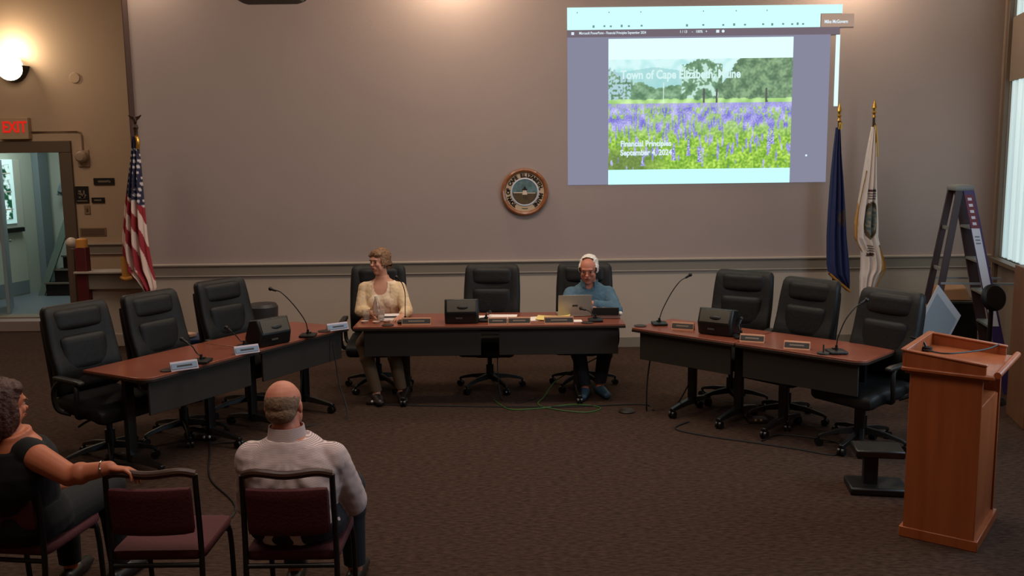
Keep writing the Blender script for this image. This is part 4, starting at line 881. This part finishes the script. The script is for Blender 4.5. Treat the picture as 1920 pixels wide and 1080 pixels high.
# ------------------------------------------------------------------ cables and small things on the floor
def cable(pts, r, m, label, name='cable'):
    b = bmesh.new(); tube(b, pts, r, 6, 8); return tag(obj(name, b, m), label, 'cable')
cable([(.93, 8.3, .62), (.86, 8.25, .42), (.62, 8.3, .26), (.40, 8.35, .12), (.28, 8.15, .02), (.22, 7.95, .006), (.34, 7.78, .006), (.62, 7.66, .006), (.76, 7.80, .006), (.55, 7.92, .006), (.20, 7.80, .006), (-.02, 7.78, .006), (-.12, 7.95, .006), (-.18, 8.12, .006)], .006, M['green'], 'green network cable looping over the carpet under the centre table', 'network_cable')
cable([(-.12, 8.2, .55), (-.14, 8.15, .3), (-.10, 8.1, .006), (.05, 8.0, .006), (.2, 8.15, .006)], .005, M['cable'], 'black cable hanging behind the gap of the centre table')
cable([(-1.55, 7.75, .66), (-1.50, 7.70, .3), (-1.42, 7.55, .006), (-1.7, 7.35, .006), (-2.0, 7.0, .006), (-2.35, 6.9, .006)], .006, M['cable'], 'black cable hanging from the left wing near the centre table')
cable([(-1.75, 7.55, .66), (-1.78, 7.5, .3), (-1.80, 7.45, .006), (-2.0, 7.2, .006)], .006, M['cable'], 'black cable hanging beside the left wing leg')
cable([(1.22, 7.75, .66), (1.16, 7.72, .3), (1.15, 7.7, .006), (1.2, 7.85, .006), (1.05, 7.9, .006), (.4, 7.85, .006), (-.6, 7.92, .006), (-1.2, 8.0, .006)], .007, M['cable'], 'long black cable running along the floor before the centre table')
cable([(1.55, 7.45, .66), (1.50, 7.5, .35), (1.35, 7.65, .006), (1.2, 7.72, .006)], .006, M['cable'], 'black cable drooping from the inner right wing')
cable([(1.45, 7.35, .006), (1.3, 7.15, .006), (1.5, 6.95, .006), (1.85, 6.75, .006), (2.1, 6.6, .006), (2.35, 6.45, .006), (2.45, 6.75, .006), (2.1, 6.95, .006), (1.9, 6.8, .006)], .007, M['cable'], 'black cable coiled on the carpet in front of the right wing')
cable([(-1.9, 4.9, .006), (-1.75, 5.5, .006), (-2.1, 6.1, .006), (-2.3, 6.7, .006), (-2.42, 7.05, .006)], .007, M['cable'], 'black cable trailing from the left wing toward the audience')
def fbox(x, y, lb, m1, m2):
    t = thing('floor_outlet', lb, 'outlet', (x, y, 0)); b = bmesh.new(); rbox(b, (0, 0, .02), (.16, .12, .04), .012, n=3); obj('outlet_box', b, m1, t)
    for s in (-1, 1): b = bmesh.new(); ball(b, (s * .022, -.055, .032), .012, u=10, v=8); obj('outlet_plug', b, m2, t)
fbox(-1.245, 8.06, 'dark floor outlet with two pale plugs below the woman', M['edge'], M['white'])
fbox(-2.42, 7.05, 'dark floor outlet with two pale plugs under the left wing', M['edge'], M['white'])
fbox(2.0, 7.32, 'dark floor outlet with yellowish plugs under the right wing', M['edge'], mat('dull_brass', (128, 104, 60), .5))
b = bmesh.new(); lathe(b, [(.001, 0), (.07, 0), (.072, .01), (.05, .025), (.001, .026)]); o = tag(obj('floor_puck', b, M['edge']), 'flat dark round cover on the carpet between centre table and right wing', 'cover'); o.location = (.975, 7.68, 0)

# ------------------------------------------------------------------ audience chairs
def audience_chair(label):
    t = thing('stacking_chair', label, 'chair', group='audience chairs along the near row')
    b = bmesh.new(); tube(b, [(-.195, -.20, .83), (-.13, -.215, .845), (0, -.225, .835), (.13, -.215, .845), (.195, -.20, .83)], .019, 10, 6); obj('top_rail', b, M['chairb'], t)
    b = bmesh.new(); rbox(b, (0, -.205, .67), (.36, .035, .22), .016, (R(6), 0, 0), 8, lambda p: V((p.x, p.y - .02 * (1 - (p.x / .18) ** 2), p.z))); obj('backrest', b, M['chairm'], t)
    b = bmesh.new(); rbox(b, (0, .03, .45), (.42, .42, .06), .028, n=8); obj('seat', b, M['chairm'], t)
    for s in (-1, 1):
        b = bmesh.new(); tube(b, [(s * .20, -.24, 0), (s * .20, -.19, .43), (s * .195, -.20, .83)], .013, 8, 6); obj('leg', b, M['blackm'], t)
        b = bmesh.new(); tube(b, [(s * .20, .24, 0), (s * .20, .21, .40), (s * .17, .16, .43)], .013, 8, 4); obj('leg', b, M['blackm'], t)
    for y in (.21, -.19): b = bmesh.new(); cyl(b, (-.2, y, .41), (.2, y, .41), .011); obj('crossbar', b, M['blackm'], t)
    return t
ac = audience_chair('maroon backed stacking chair holding the man in the striped shirt'); ac.location = (-.985, 4.02, 0)
place(dup(ac), (-1.585, 4.04, 0), 0, 'empty stacking chair between the two audience members')
place(dup(ac), (-2.28, 4.12, 0), R(-8), 'stacking chair holding the woman in the black top')
#==SECTION PEOPLE==
# ------------------------------------------------------------------ people
def remesh(name, bm, m, parent, voxel, cut=None, smooth=4, disp=None, nm=None):
    """fuse overlapping closed volumes into one continuous surface, then trim"""
    bmesh.ops.recalc_face_normals(bm, faces=bm.faces[:])
    me = bpy.data.meshes.new(name); bm.to_mesh(me); bm.free()
    o = bpy.data.objects.new(name, me); C.objects.link(o)
    r = o.modifiers.new('r', 'REMESH'); r.mode = 'VOXEL'; r.voxel_size = voxel
    s = o.modifiers.new('s', 'SMOOTH'); s.iterations = smooth; s.factor = .5
    dg = bpy.context.evaluated_depsgraph_get(); dg.update(); me2 = bpy.data.meshes.new_from_object(o.evaluated_get(dg))
    bpy.data.objects.remove(o); bpy.data.meshes.remove(me)
    b = bmesh.new(); b.from_mesh(me2); bpy.data.meshes.remove(me2)
    if disp:
        b.normal_update()
        for v in b.verts: v.co += v.normal * disp(v.co)
    if cut: bmesh.ops.delete(b, geom=[v for v in b.verts if cut(v.co)], context='VERTS')
    return obj(name, b, m, parent, sharp=180, world=True)
def ering(c, right, fwd, rx, ry, n=28, flat=1.0):
    return [c + right * rx * math.copysign(abs(math.cos(a)) ** flat, math.cos(a)) + fwd * ry * math.copysign(abs(math.sin(a)) ** flat, math.sin(a)) for a in [2 * PI * k / n for k in range(n)]]
def torso(bm, pel, chest, neck, right, rows, inf=0):
    """rows: (t, rx, ry, yoff) with t 0 pelvis,1 chest,2 neck base"""
    rings = []
    for t, rx, ry, yo in rows:
        c = pel.lerp(chest, t) if t <= 1 else chest.lerp(neck, t - 1)
        up = (neck - pel).normalized(); fw = up.cross(right).normalized() * 1
        rings.append(ering(c + fw * yo, right, fw, rx + inf, ry + inf, flat=.85))
    loft(bm, rings)
def hand(bm, wr, d, palm, thumb, curl=18, s=1.0, spread=4, wid=1.0):
    """d: direction of fingers, palm: palm normal (fingers curl toward it), thumb: side of thumb"""
    d = V(d).normalized(); palm = (V(palm) - d * V(palm).dot(d)).normalized(); th = (V(thumb) - d * V(thumb).dot(d)); th = (th - palm * th.dot(palm)).normalized()
    wr = V(wr); mx = Matrix((th, d, palm)).transposed().to_4x4(); mx.translation = wr
    ball(bm, (0, .045 * s, 0), (.040 * s * wid, .055 * s, .016 * s), m=mx); ball(bm, (0, .075 * s, -.002), (.041 * s * wid, .022 * s, .014 * s), m=mx); ball(bm, (.018 * s, .03 * s, .006), (.02 * s, .035 * s, .016 * s), m=mx)
    ball(bm, (0, 0, 0), (.027 * s, .03 * s, .019 * s), m=mx)
    for k, (x, L) in enumerate(((.030, .068), (.010, .076), (-.011, .071), (-.031, .056))):
        p = V((x * s * wid, .085 * s, 0)); a = 0; yaw = R(spread) * (1.5 - k)
        for q, (f, r0, r1) in enumerate(((.45, .0095, .0085), (.30, .0085, .008), (.25, .008, .0068))):
            a += R(curl * (1, 1.3, .9)[q] * (1 + .12 * k)); dr = V((math.sin(yaw) * math.cos(a), math.cos(yaw) * math.cos(a), math.sin(a)))
            e = p + dr * L * f * s; limb(bm, mx @ p, mx @ e, r0 * s, r1 * s, 10); p = e
    p = V((.026 * s, .022 * s, .008 * s)); a = R(42)
    for f, r0, r1, da, dz in ((.038, .013, .011, 0, .25), (.03, .011, .0095, -12, .35), (.024, .0095, .008, -14, .4)):
        a += R(da); e = p + V((math.sin(a), math.cos(a), dz)).normalized() * f * s; limb(bm, mx @ p, mx @ e, r0 * s, r1 * s, 10); p = e
def head(bm, H, s=1.0, jaw=1.0):
    """head-local: face -Y, up Z, origin at mid head"""
    B = lambda c, r, rot=(0, 0, 0): ball(bm, V(c) * s, tuple(q * s for q in r), rot, m=H)
    B((0, .018, .032), (.076, .094, .086)); B((0, -.025, .03), (.068, .066, .072)); B((0, -.03, -.045), (.058 * jaw, .058, .072)); B((0, -.058, -.093), (.028 * jaw, .026, .022)); B((0, -.02, -.075), (.05 * jaw, .045, .035), (R(-15), 0, 0))
    B((0, -.082, .030), (.05, .016, .013)); B((0, -.09, .0), (.010, .014, .028), (R(-18), 0, 0)); B((0, -.106, -.020), (.015, .013, .011)); B((0, -.086, -.052), (.026, .013, .016))
    for x in (-1, 1):
        B((x * .036, -.074, -.018), (.02, .016, .02)); B((x * .074, .008, -.002), (.010, .019, .031), (0, 0, R(x * -22))); B((x * .030, -.074, .008), (.016, .012, .009)); B((x * .045, -.04, -.045), (.02, .03, .04))
def face_parts(p, H, s, brow, glasses=False):
    for x in (-1, 1):
        b = bmesh.new(); ball(b, V((x * .031, -.0795, .007)) * s, (.0125 * s, .009 * s, .0062 * s), m=H); e = obj('eye', b, M['eyew'], p, world=True)
        b = bmesh.new(); ball(b, V((x * .031, -.0872, .007)) * s, (.0058 * s, .003 * s, .0056 * s), m=H); 
        bb = obj('iris', b, M['eyed'], e, world=True)
        b = bmesh.new(); ball(b, V((x * .032, -.092, .027)) * s, (.017 * s, .006 * s, .0045 * s), (0, R(x * 8), 0), m=H); obj('eyebrow', b, M[brow], p, world=True)
    b = bmesh.new(); ball(b, V((0, -.0985, -.047)) * s, (.021 * s, .006 * s, .0045 * s), m=H); ball(b, V((0, -.0975, -.056)) * s, (.018 * s, .006 * s, .0052 * s), m=H); obj('lips', b, M['lip'], p, world=True)
def hmat(c, yaw, pitch, roll=0): return T(c) @ Euler((R(pitch), R(roll), R(yaw)), 'XYZ').to_matrix().to_4x4() if False else Matrix.Translation(V(c)) @ Matrix.Rotation(R(yaw), 4, 'Z') @ Matrix.Rotation(R(pitch), 4, 'X') @ Matrix.Rotation(R(roll), 4, 'Y')
def hair(p, H, s, m, blobs, cut, disp, name='hair', voxel=.0045):
    b = bmesh.new()
    for c, r in blobs: ball(b, V(c) * s, tuple(q * s for q in r), m=H)
    Hi = H.inverted()
    return remesh(name, b, m, p, voxel, (lambda co: cut((Hi @ co) / s)) if cut else None, 3, disp and (lambda co: disp((Hi @ co) / s)))
def arm(bm, sh, el, wr, k=1.0, inf=0, to=1.0):
    limb(bm, sh, el, .052 * k + inf, .041 * k + inf)
    e = V(el).lerp(V(wr), to); limb(bm, el, e, .041 * k + inf, (.041 + (.028 - .041) * to) * k + inf)
    m_ = V(el).lerp(V(wr), .28)
    if to > .3: ball(bm, m_, (.043 * k + inf,) * 3)
def leg(bm, hip, kn, an, toe, k=1.0, inf=0, foot=True):
    limb(bm, hip, kn, .085 * k + inf, .058 * k + inf); limb(bm, kn, an, .055 * k + inf, .037 * k + inf); ball(bm, V(kn).lerp(V(an), .3), (.056 * k + inf,) * 3)
    if foot: limb(bm, V(an) + V((0, 0, -.03)), toe, .036, .026)
def shoe(p, an, toe, m, i=0):
    b = bmesh.new(); a, t = V(an), V(toe); d = (t - a); d.z = 0; d.normalize(); h = a - d * .05; h.z = .045; t2 = t + d * .03; t2.z = .036
    limb(b, h, V((a.x, a.y, .05)) + d * .05, .044, .046); limb(b, V((a.x, a.y, .048)) + d * .05, t2, .046, .036); rbox(b, ((h + t2) / 2 + V((0, 0, 0))).to_3d() * 1, (.08, (t2 - h).length + .06, .02), .009, (0, 0, math.atan2(d.y, d.x) - PI / 2), 3)
    for v in b.verts:
        if v.co.z < .006: v.co.z = .006
    o = remesh('shoe', b, m, p, .008, None, 2)
def person(label, base, group=None): return thing('person', label, 'person', base)

NEU = [(0, .165, .12, .0), (.25, .172, .125, 0), (.6, .145, .105, 0), (.85, .155, .11, .0), (1.0, .165, .112, 0), (1.35, .172, .105, -.0), (1.62, .158, .088, 0), (1.82, .115, .072, 0), (1.97, .066, .062, 0), (2.1, .056, .058, 0)]

# --- woman in cream, seated behind the centre table
def woman_cream():
    p = person('seated woman with short light brown hair in a cream top looking to the left', (-1.25, 8.55, 0))
    pel = V((-1.24, 8.66, .52)); chest = V((-1.22, 8.60, .84)); neck = V((-1.225, 8.60, 1.075)); rt = V((1, -.03, 0)).normalized()
    H = hmat((-1.237, 8.575, 1.228), -38, 2, -3); s = 1.0
    shL, shR = V((-1.388, 8.60, .972)), V((-1.068, 8.60, .968)); elL, elR = V((-1.425, 8.50, .775)), V((-.985, 8.46, .775)); wrL, wrR = V((-1.28, 8.33, .775)), V((-1.00, 8.255, .77))
    rows = [(t, rx * 1.06, ry * 1.02, yo) for t, rx, ry, yo in NEU]
    b = bmesh.new(); torso(b, pel, chest, neck, rt, rows); limb(b, neck + V((0, .01, -.03)), V((-1.232, 8.585, 1.15)), .056, .052)
    head(b, H, s, .95)
    for c, e, w_ in ((shL, elL, wrL), (shR, elR, wrR)): arm(b, c, e, w_, .96); limb(b, neck + V((0, 0, -.05)), c, .05, .052)
    hand(b, wrL, (.85, -.35, -.12), (0, 0, -1), (-.3, -1, 0), 14, .93); hand(b, wrR, (-.25, -1, -.1), (0, 0, -1), (-1, 0, 0), 14, .93)
    hips = [(-1.33, 8.60, .53), (-1.14, 8.60, .53)]; kn = [(-1.36, 8.20, .52), (-1.10, 8.20, .53)]; an = [(-1.235, 8.08, .10), (-1.02, 8.16, .10)]; toe = [(-1.20, 7.98, .035), (-.99, 8.03, .035)]
    for q in range(2): leg(b, hips[q], kn[q], an[q], toe[q], .95)
    bust = [(-1.285, 8.51, .86), (-1.155, 8.51, .86)]
    for c in bust: ball(b, c, (.06, .045, .058))
    remesh('body', b, M['skin'], p, .0052)
    b = bmesh.new(); torso(b, pel, chest, neck, rt, rows[:-1], .012)
    for c in bust: ball(b, c, (.070, .050, .070))
    for c in (shL, shR): limb(b, neck + V((0, 0, -.07)), c, .055, .066)
    c0 = V((-1.232, 8.47, 1.02))
    remesh('blouse', b, M['cream'], p, .007, lambda co: ((co.x - c0.x) / .066) ** 2 + ((co.z - c0.z) / .092) ** 2 + ((co.y - c0.y) / .15) ** 2 < 1 or co.z > 1.05, 4, lambda co: .004 * noise.noise(co * 16) + .003 * noise.noise(co * 40))
    b = bmesh.new(); torso(b, pel, chest, neck, rt, rows[1:-2], .024)
    for c, e, w_ in ((shL, elL, wrL), (shR, elR, wrR)): arm(b, c, e, w_, .98, .016, .80); limb(b, neck + V((0, 0, -.07)), c, .052, .07)
    for c in bust: ball(b, c, (.074, .040, .074))
    remesh('cardigan', b, M['creamj'], p, .007, lambda co: (co.z > .55 and co.y < 8.60 and abs(co.x + 1.225) < .085) or (co.z > 1.035), 4, lambda co: .005 * noise.noise(co * 14) + .003 * noise.noise(co * 45))
    b = bmesh.new()
    for q in range(2): leg(b, hips[q], kn[q], an[q], toe[q], 1.0, .014, False)
    torso(b, pel, chest, neck, rt, rows[:3], .016)
    remesh('trousers', b, M['khaki'], p, .008, lambda co: co.z < .11, 3)
    for q in range(2): shoe(p, an[q], toe[q], M['shoe'])
    face_parts(p, H, s, 'brow')
    hair(p, H, s, M['hairb'], [((0, .022, .045), (.088, .100, .090)), ((0, -.035, .078), (.072, .055, .042)), ((.066, .0, .0), (.022, .062, .06)), ((-.066, .0, .0), (.022, .062, .06)), ((0, .07, -.02), (.07, .05, .07)), ((.03, -.06, .07), (.042, .028, .025)), ((-.035, -.062, .066), (.036, .024, .024))],
         lambda c: c.y < -.052 and c.z < .047 or (abs(c.x) > .06 and c.z < -.035) or c.z < -.075, lambda c: .006 * noise.noise(c * 45) + .004 * noise.noise(c * 90))
woman_cream()

# --- white haired man with the laptop
def man_laptop():
    p = person('seated white haired man in a blue shirt looking down at the laptop with arms folded', (.72, 8.6, 0))
    pel = V((.735, 8.70, .50)); chest = V((.735, 8.64, .78)); neck = V((.735, 8.60, 1.005)); rt = V((1, -.08, 0)).normalized()
    H = hmat((.722, 8.545, 1.137), -14, 15, 0); s = 1.09
    shL, shR = V((.568, 8.62, .893)), V((.905, 8.60, .893)); elL, elR = V((.50, 8.47, .755)), V((.965, 8.43, .765)); wrL, wrR = V((.76, 8.36, .79)), V((.74, 8.38, .835))
    rows = [(t, rx * 1.12, ry * 1.15, yo) for t, rx, ry, yo in NEU]
    b = bmesh.new(); torso(b, pel, chest, neck, rt, rows); limb(b, neck + V((0, .01, -.04)), V((.728, 8.57, 1.08)), .062, .058); head(b, H, s, 1.08)
    for c, e, w_ in ((shL, elL, wrL), (shR, elR, wrR)): arm(b, c, e, w_, 1.1); limb(b, neck + V((0, 0, -.06)), c, .055, .057)
    hand(b, wrL, (.9, -.05, .05), (0, .8, -.5), (0, 0, 1), 22); hand(b, wrR, (-.9, .15, -.05), (0, .8, -.3), (0, 0, 1), 22)
    hips = [(.64, 8.62, .52), (.83, 8.62, .52)]; kn = [(.58, 8.22, .52), (.86, 8.22, .52)]; an = [(.66, 8.22, .10), (.80, 8.28, .10)]; toe = [(.63, 8.08, .035), (.84, 8.14, .035)]
    for q in range(2): leg(b, hips[q], kn[q], an[q], toe[q], 1.05)
    remesh('body', b, M['skinr'], p, .0052)
    b = bmesh.new(); torso(b, pel, chest, neck, rt, rows[:-1], .014)
    for c, e, w_ in ((shL, elL, wrL), (shR, elR, wrR)): arm(b, c, e, w_, 1.12, .018, .82); limb(b, neck + V((0, 0, -.065)), c, .055, .073)
    c0 = V((.725, 8.50, 1.01))
    sh = remesh('shirt', b, M['denim'], p, .0065, lambda co: ((co.x - c0.x) / .038) ** 2 + ((co.z - c0.z) / .055) ** 2 + ((co.y - c0.y) / .12) ** 2 < 1 or co.z > 1.045, 4, lambda co: .007 * noise.noise(co * 13) + .004 * noise.noise(co * 34))
    b = bmesh.new(); n = 30; rings = []
    for (rr, zz) in ((.088, .975), (.082, 1.030), (.074, 1.032), (.078, .975)):
        rings.append([V((.73 + rr * math.cos(a), 8.585 + rr * .95 * math.sin(a), zz + .012 * math.sin(a))) for a in [R(-60 + 300 * k / n) for k in range(n + 1)]])
    b2 = bmesh.new(); vs = [[b2.verts.new(q) for q in r_] for r_ in rings]
    for k in range(4):
        for i in range(n): b2.faces.new((vs[k][i], vs[k][i + 1], vs[(k + 1) % 4][i + 1], vs[(k + 1) % 4][i]))
    b.free(); obj('collar', b2, M['denim'], sh, world=True)
    b = bmesh.new()
    for q in range(2): leg(b, hips[q], kn[q], an[q], toe[q], 1.08, .016, False)
    torso(b, pel, chest, neck, rt, rows[:3], .018)
    remesh('trousers', b, M['jeans'], p, .008, lambda co: co.z < .11, 3)
    for q in range(2): shoe(p, an[q], toe[q], M['shoeb'])
    face_parts(p, H, s, 'brow')
    hair(p, H, s, M['hairw'], [((0, .030, .045), (.082, .090, .080)), ((.070, .0, .015), (.017, .052, .045)), ((-.070, .0, .015), (.017, .052, .045)), ((0, .07, -.01), (.068, .05, .06)), ((.0, -.01, .100), (.05, .05, .022))],
         lambda c: (c.y < -.028 and abs(c.x) < .064) or c.y < -.045 or c.z < -.055, lambda c: .004 * noise.noise(c * 50))
man_laptop()

# --- man in the striped shirt, seen from behind in the audience
def man_back():
    p = person('balding man in a pinstriped shirt seen from behind in the audience', (-1.0, 4.0, 0))
    pel = V((-.99, 4.02, .50)); chest = V((-.99, 3.98, .73)); neck = V((-1.015, 4.0, .955)); rt = V((-1, 0, 0))
    H = hmat((-1.035, 4.03, 1.075), 176, 6, 3); s = 1.03
    shL, shR = V((-1.180, 4.0, .845)), V((-.825, 4.0, .838)); elL, elR = V((-1.225, 4.08, .60)), V((-.755, 4.10, .60)); wrL, wrR = V((-1.16, 4.30, .56)), V((-.83, 4.32, .56))
    rows = [(t, rx * 1.18, ry * 1.22, yo) for t, rx, ry, yo in NEU]
    b = bmesh.new(); torso(b, pel, chest, neck, rt, rows); limb(b, neck + V((0, -.005, -.04)), V((-1.03, 4.015, 1.02)), .064, .060); head(b, H, s, 1.05)
    ball(b, V((-1.03, 3.975, .985)), (.055, .04, .05))
    for c, e, w_ in ((shL, elL, wrL), (shR, elR, wrR)): arm(b, c, e, w_, 1.12); limb(b, neck + V((0, 0, -.07)), c, .056, .058)
    hand(b, wrL, (.4, .9, -.05), (0, 0, -1), (1, 0, 0), 12); hand(b, wrR, (-.4, .9, -.05), (0, 0, -1), (-1, 0, 0), 12)
    hips = [(-1.09, 4.08, .53), (-.89, 4.08, .53)]; kn = [(-1.12, 4.50, .53), (-.84, 4.50, .53)]; an = [(-1.14, 4.50, .10), (-.83, 4.50, .10)]; toe = [(-1.15, 4.64, .035), (-.82, 4.64, .035)]
    for q in range(2): leg(b, hips[q], kn[q], an[q], toe[q], 1.05)
    remesh('body', b, M['skinr'], p, .0052)
    b = bmesh.new(); torso(b, pel, chest, neck, rt, rows[:-1], .016)
    for c, e, w_ in ((shL, elL, wrL), (shR, elR, wrR)): arm(b, c, e, w_, 1.14, .022, .85); limb(b, neck + V((0, 0, -.075)), c, .058, .080)
    def folds(co):
        q = .006 * noise.noise(co * 11) + .003 * noise.noise(co * 30)
        if co.y < 3.95 and co.z < .86:
            a = math.atan2(co.x + 1.0, .90 - co.z); q += .006 * math.sin(a * 11 + 3 * noise.noise(co * 5)) * min(1, (.86 - co.z) / .05)
        return q
    sh = remesh('shirt', b, M['shirt'], p, .0065, lambda co: co.z > .962, 4, folds)
    b2 = bmesh.new(); n = 40
    rings = [[V((-1.022 + rr * math.cos(a), 4.0 + rr * .98 * math.sin(a), zz)) for a in [2 * PI * k / n for k in range(n)]] for rr, zz in ((.092, .915), (.088, .935), (.079, .998), (.074, .998), (.080, .93), (.086, .912))]
    loft(b2, rings, closed=True); obj('collar', b2, M['shirt'], sh, world=True, sharp=50)
    b = bmesh.new()
    for q in range(2): leg(b, hips[q], kn[q], an[q], toe[q], 1.08, .016, False)
    torso(b, pel, chest, neck, rt, rows[:3], .019)
    remesh('trousers', b, M['jeans'], p, .009, lambda co: co.z < .11, 3)
    for q in range(2): shoe(p, an[q], toe[q], M['shoe'])
    face_parts(p, H, s, 'brow')
    hair(p, H, s, M['hairg'], [((0, .022, .025), (.0772, .0952, .078)), ((0, .055, -.02), (.066, .058, .05))], lambda c: c.y < -.02 or c.z > .060 + .10 * max(0, .03 - c.y) or (c.z < -.062) or (abs(c.x) > .068 and c.z < -.02), lambda c: .0012 * noise.noise(c * 60))
man_back()

# --- woman in the black top at the left edge, arm along the next chair
def woman_black():
    p = person('woman with auburn hair in a black sleeveless top resting her arm along the next chair', (-2.25, 4.05, 0))
    pel = V((-2.27, 4.08, .50)); chest = V((-2.27, 4.0, .76)); neck = V((-2.235, 3.97, .975)); rt = V((-.95, .30, 0)).normalized()
    H = hmat((-2.275, 3.965, 1.110), 144, 4, 0); s = 1.0
    shR = V((-2.10, 3.90, .895)); elR = V((-1.935, 3.84, .832)); wrR = V((-1.76, 3.84, .862))
    shL = V((-2.44, 4.03, .90)); elL = V((-2.42, 4.2, .66)); wrL = V((-2.22, 4.36, .60))
    rows = [(t, rx * 1.15, ry * 1.25, yo) for t, rx, ry, yo in NEU]
    b = bmesh.new(); torso(b, pel, chest, neck, rt, rows); limb(b, neck + V((0, 0, -.03)), V((-2.262, 3.97, 1.04)), .056, .052); head(b, H, s, .95)
    for c, e, w_, k in ((shL, elL, wrL, 1.1), (shR, elR, wrR, 1.16)): arm(b, c, e, w_, k); limb(b, neck + V((0, 0, -.06)), c, .055, .058)
    hand(b, wrR, (1, .0, -.12), (0, -.25, -1), (.1, 1, 0), 20, 1.0); hand(b, wrL, (.6, .8, -.05), (0, 0, -1), (1, -.2, 0), 12, .93)
    hips = [(-2.36, 4.13, .53), (-2.17, 4.13, .53)]; kn = [(-2.34, 4.56, .53), (-2.08, 4.54, .53)]; an = [(-2.33, 4.56, .10), (-2.07, 4.56, .10)]; toe = [(-2.33, 4.70, .035), (-2.04, 4.69, .035)]
    for q in range(2): leg(b, hips[q], kn[q], an[q], toe[q], 1.02)
    remesh('body', b, M['skint'], p, .0052)
    b = bmesh.new(); torso(b, pel, chest, neck, rt, rows[:-2], .016)
    for c in (shL, shR): limb(b, neck + V((0, 0, -.06)), neck.lerp(c, .72) + V((0, 0, -.01)), .060, .070)
    remesh('sleeveless_top', b, M['blacktop'], p, .007, lambda co: co.z > .995, 4, lambda co: .004 * noise.noise(co * 15))
    b = bmesh.new()
    for q in range(2): leg(b, hips[q], kn[q], an[q], toe[q], 1.05, .016, False)
    torso(b, pel, chest, neck, rt, rows[:3], .019)
    remesh('trousers', b, M['blacktop'], p, .009, lambda co: co.z < .11, 3)
    for q in range(2): shoe(p, an[q], toe[q], M['shoe'])
    face_parts(p, H, s, 'brow')
    b = bmesh.new(); d = (wrR - elR).normalized(); c = wrR - d * .025; x, y = frame_of(d); n = 28
    loft(b, [[c + d * q * .002 + (x * math.cos(2 * PI * k / n) + y * math.sin(2 * PI * k / n)) * r_ for k in range(n)] for q, r_ in ((-1, .0365), (-1, .039), (1, .039), (1, .0365))], closed=True); ball(b, c + V((0, -.036, .012)), .006, u=8, v=6)
    o = obj('bracelet', b, M['chrome'], p, world=True)
    hair(p, H, s, M['haird'], [((0, .022, .045), (.090, .104, .092)), ((0, -.03, .078), (.074, .058, .042)), ((.072, .015, -.03), (.026, .06, .10)), ((-.072, .015, -.03), (.026, .06, .10)), ((0, .075, -.05), (.078, .055, .12)), ((.0, .05, -.11), (.075, .06, .07))],
         lambda c: c.y < -.055 and c.z < .05, lambda c: .006 * noise.noise(V((c.x * 40, c.y * 40, c.z * 10))) + .0015 * noise.noise(c * 90))
woman_black()
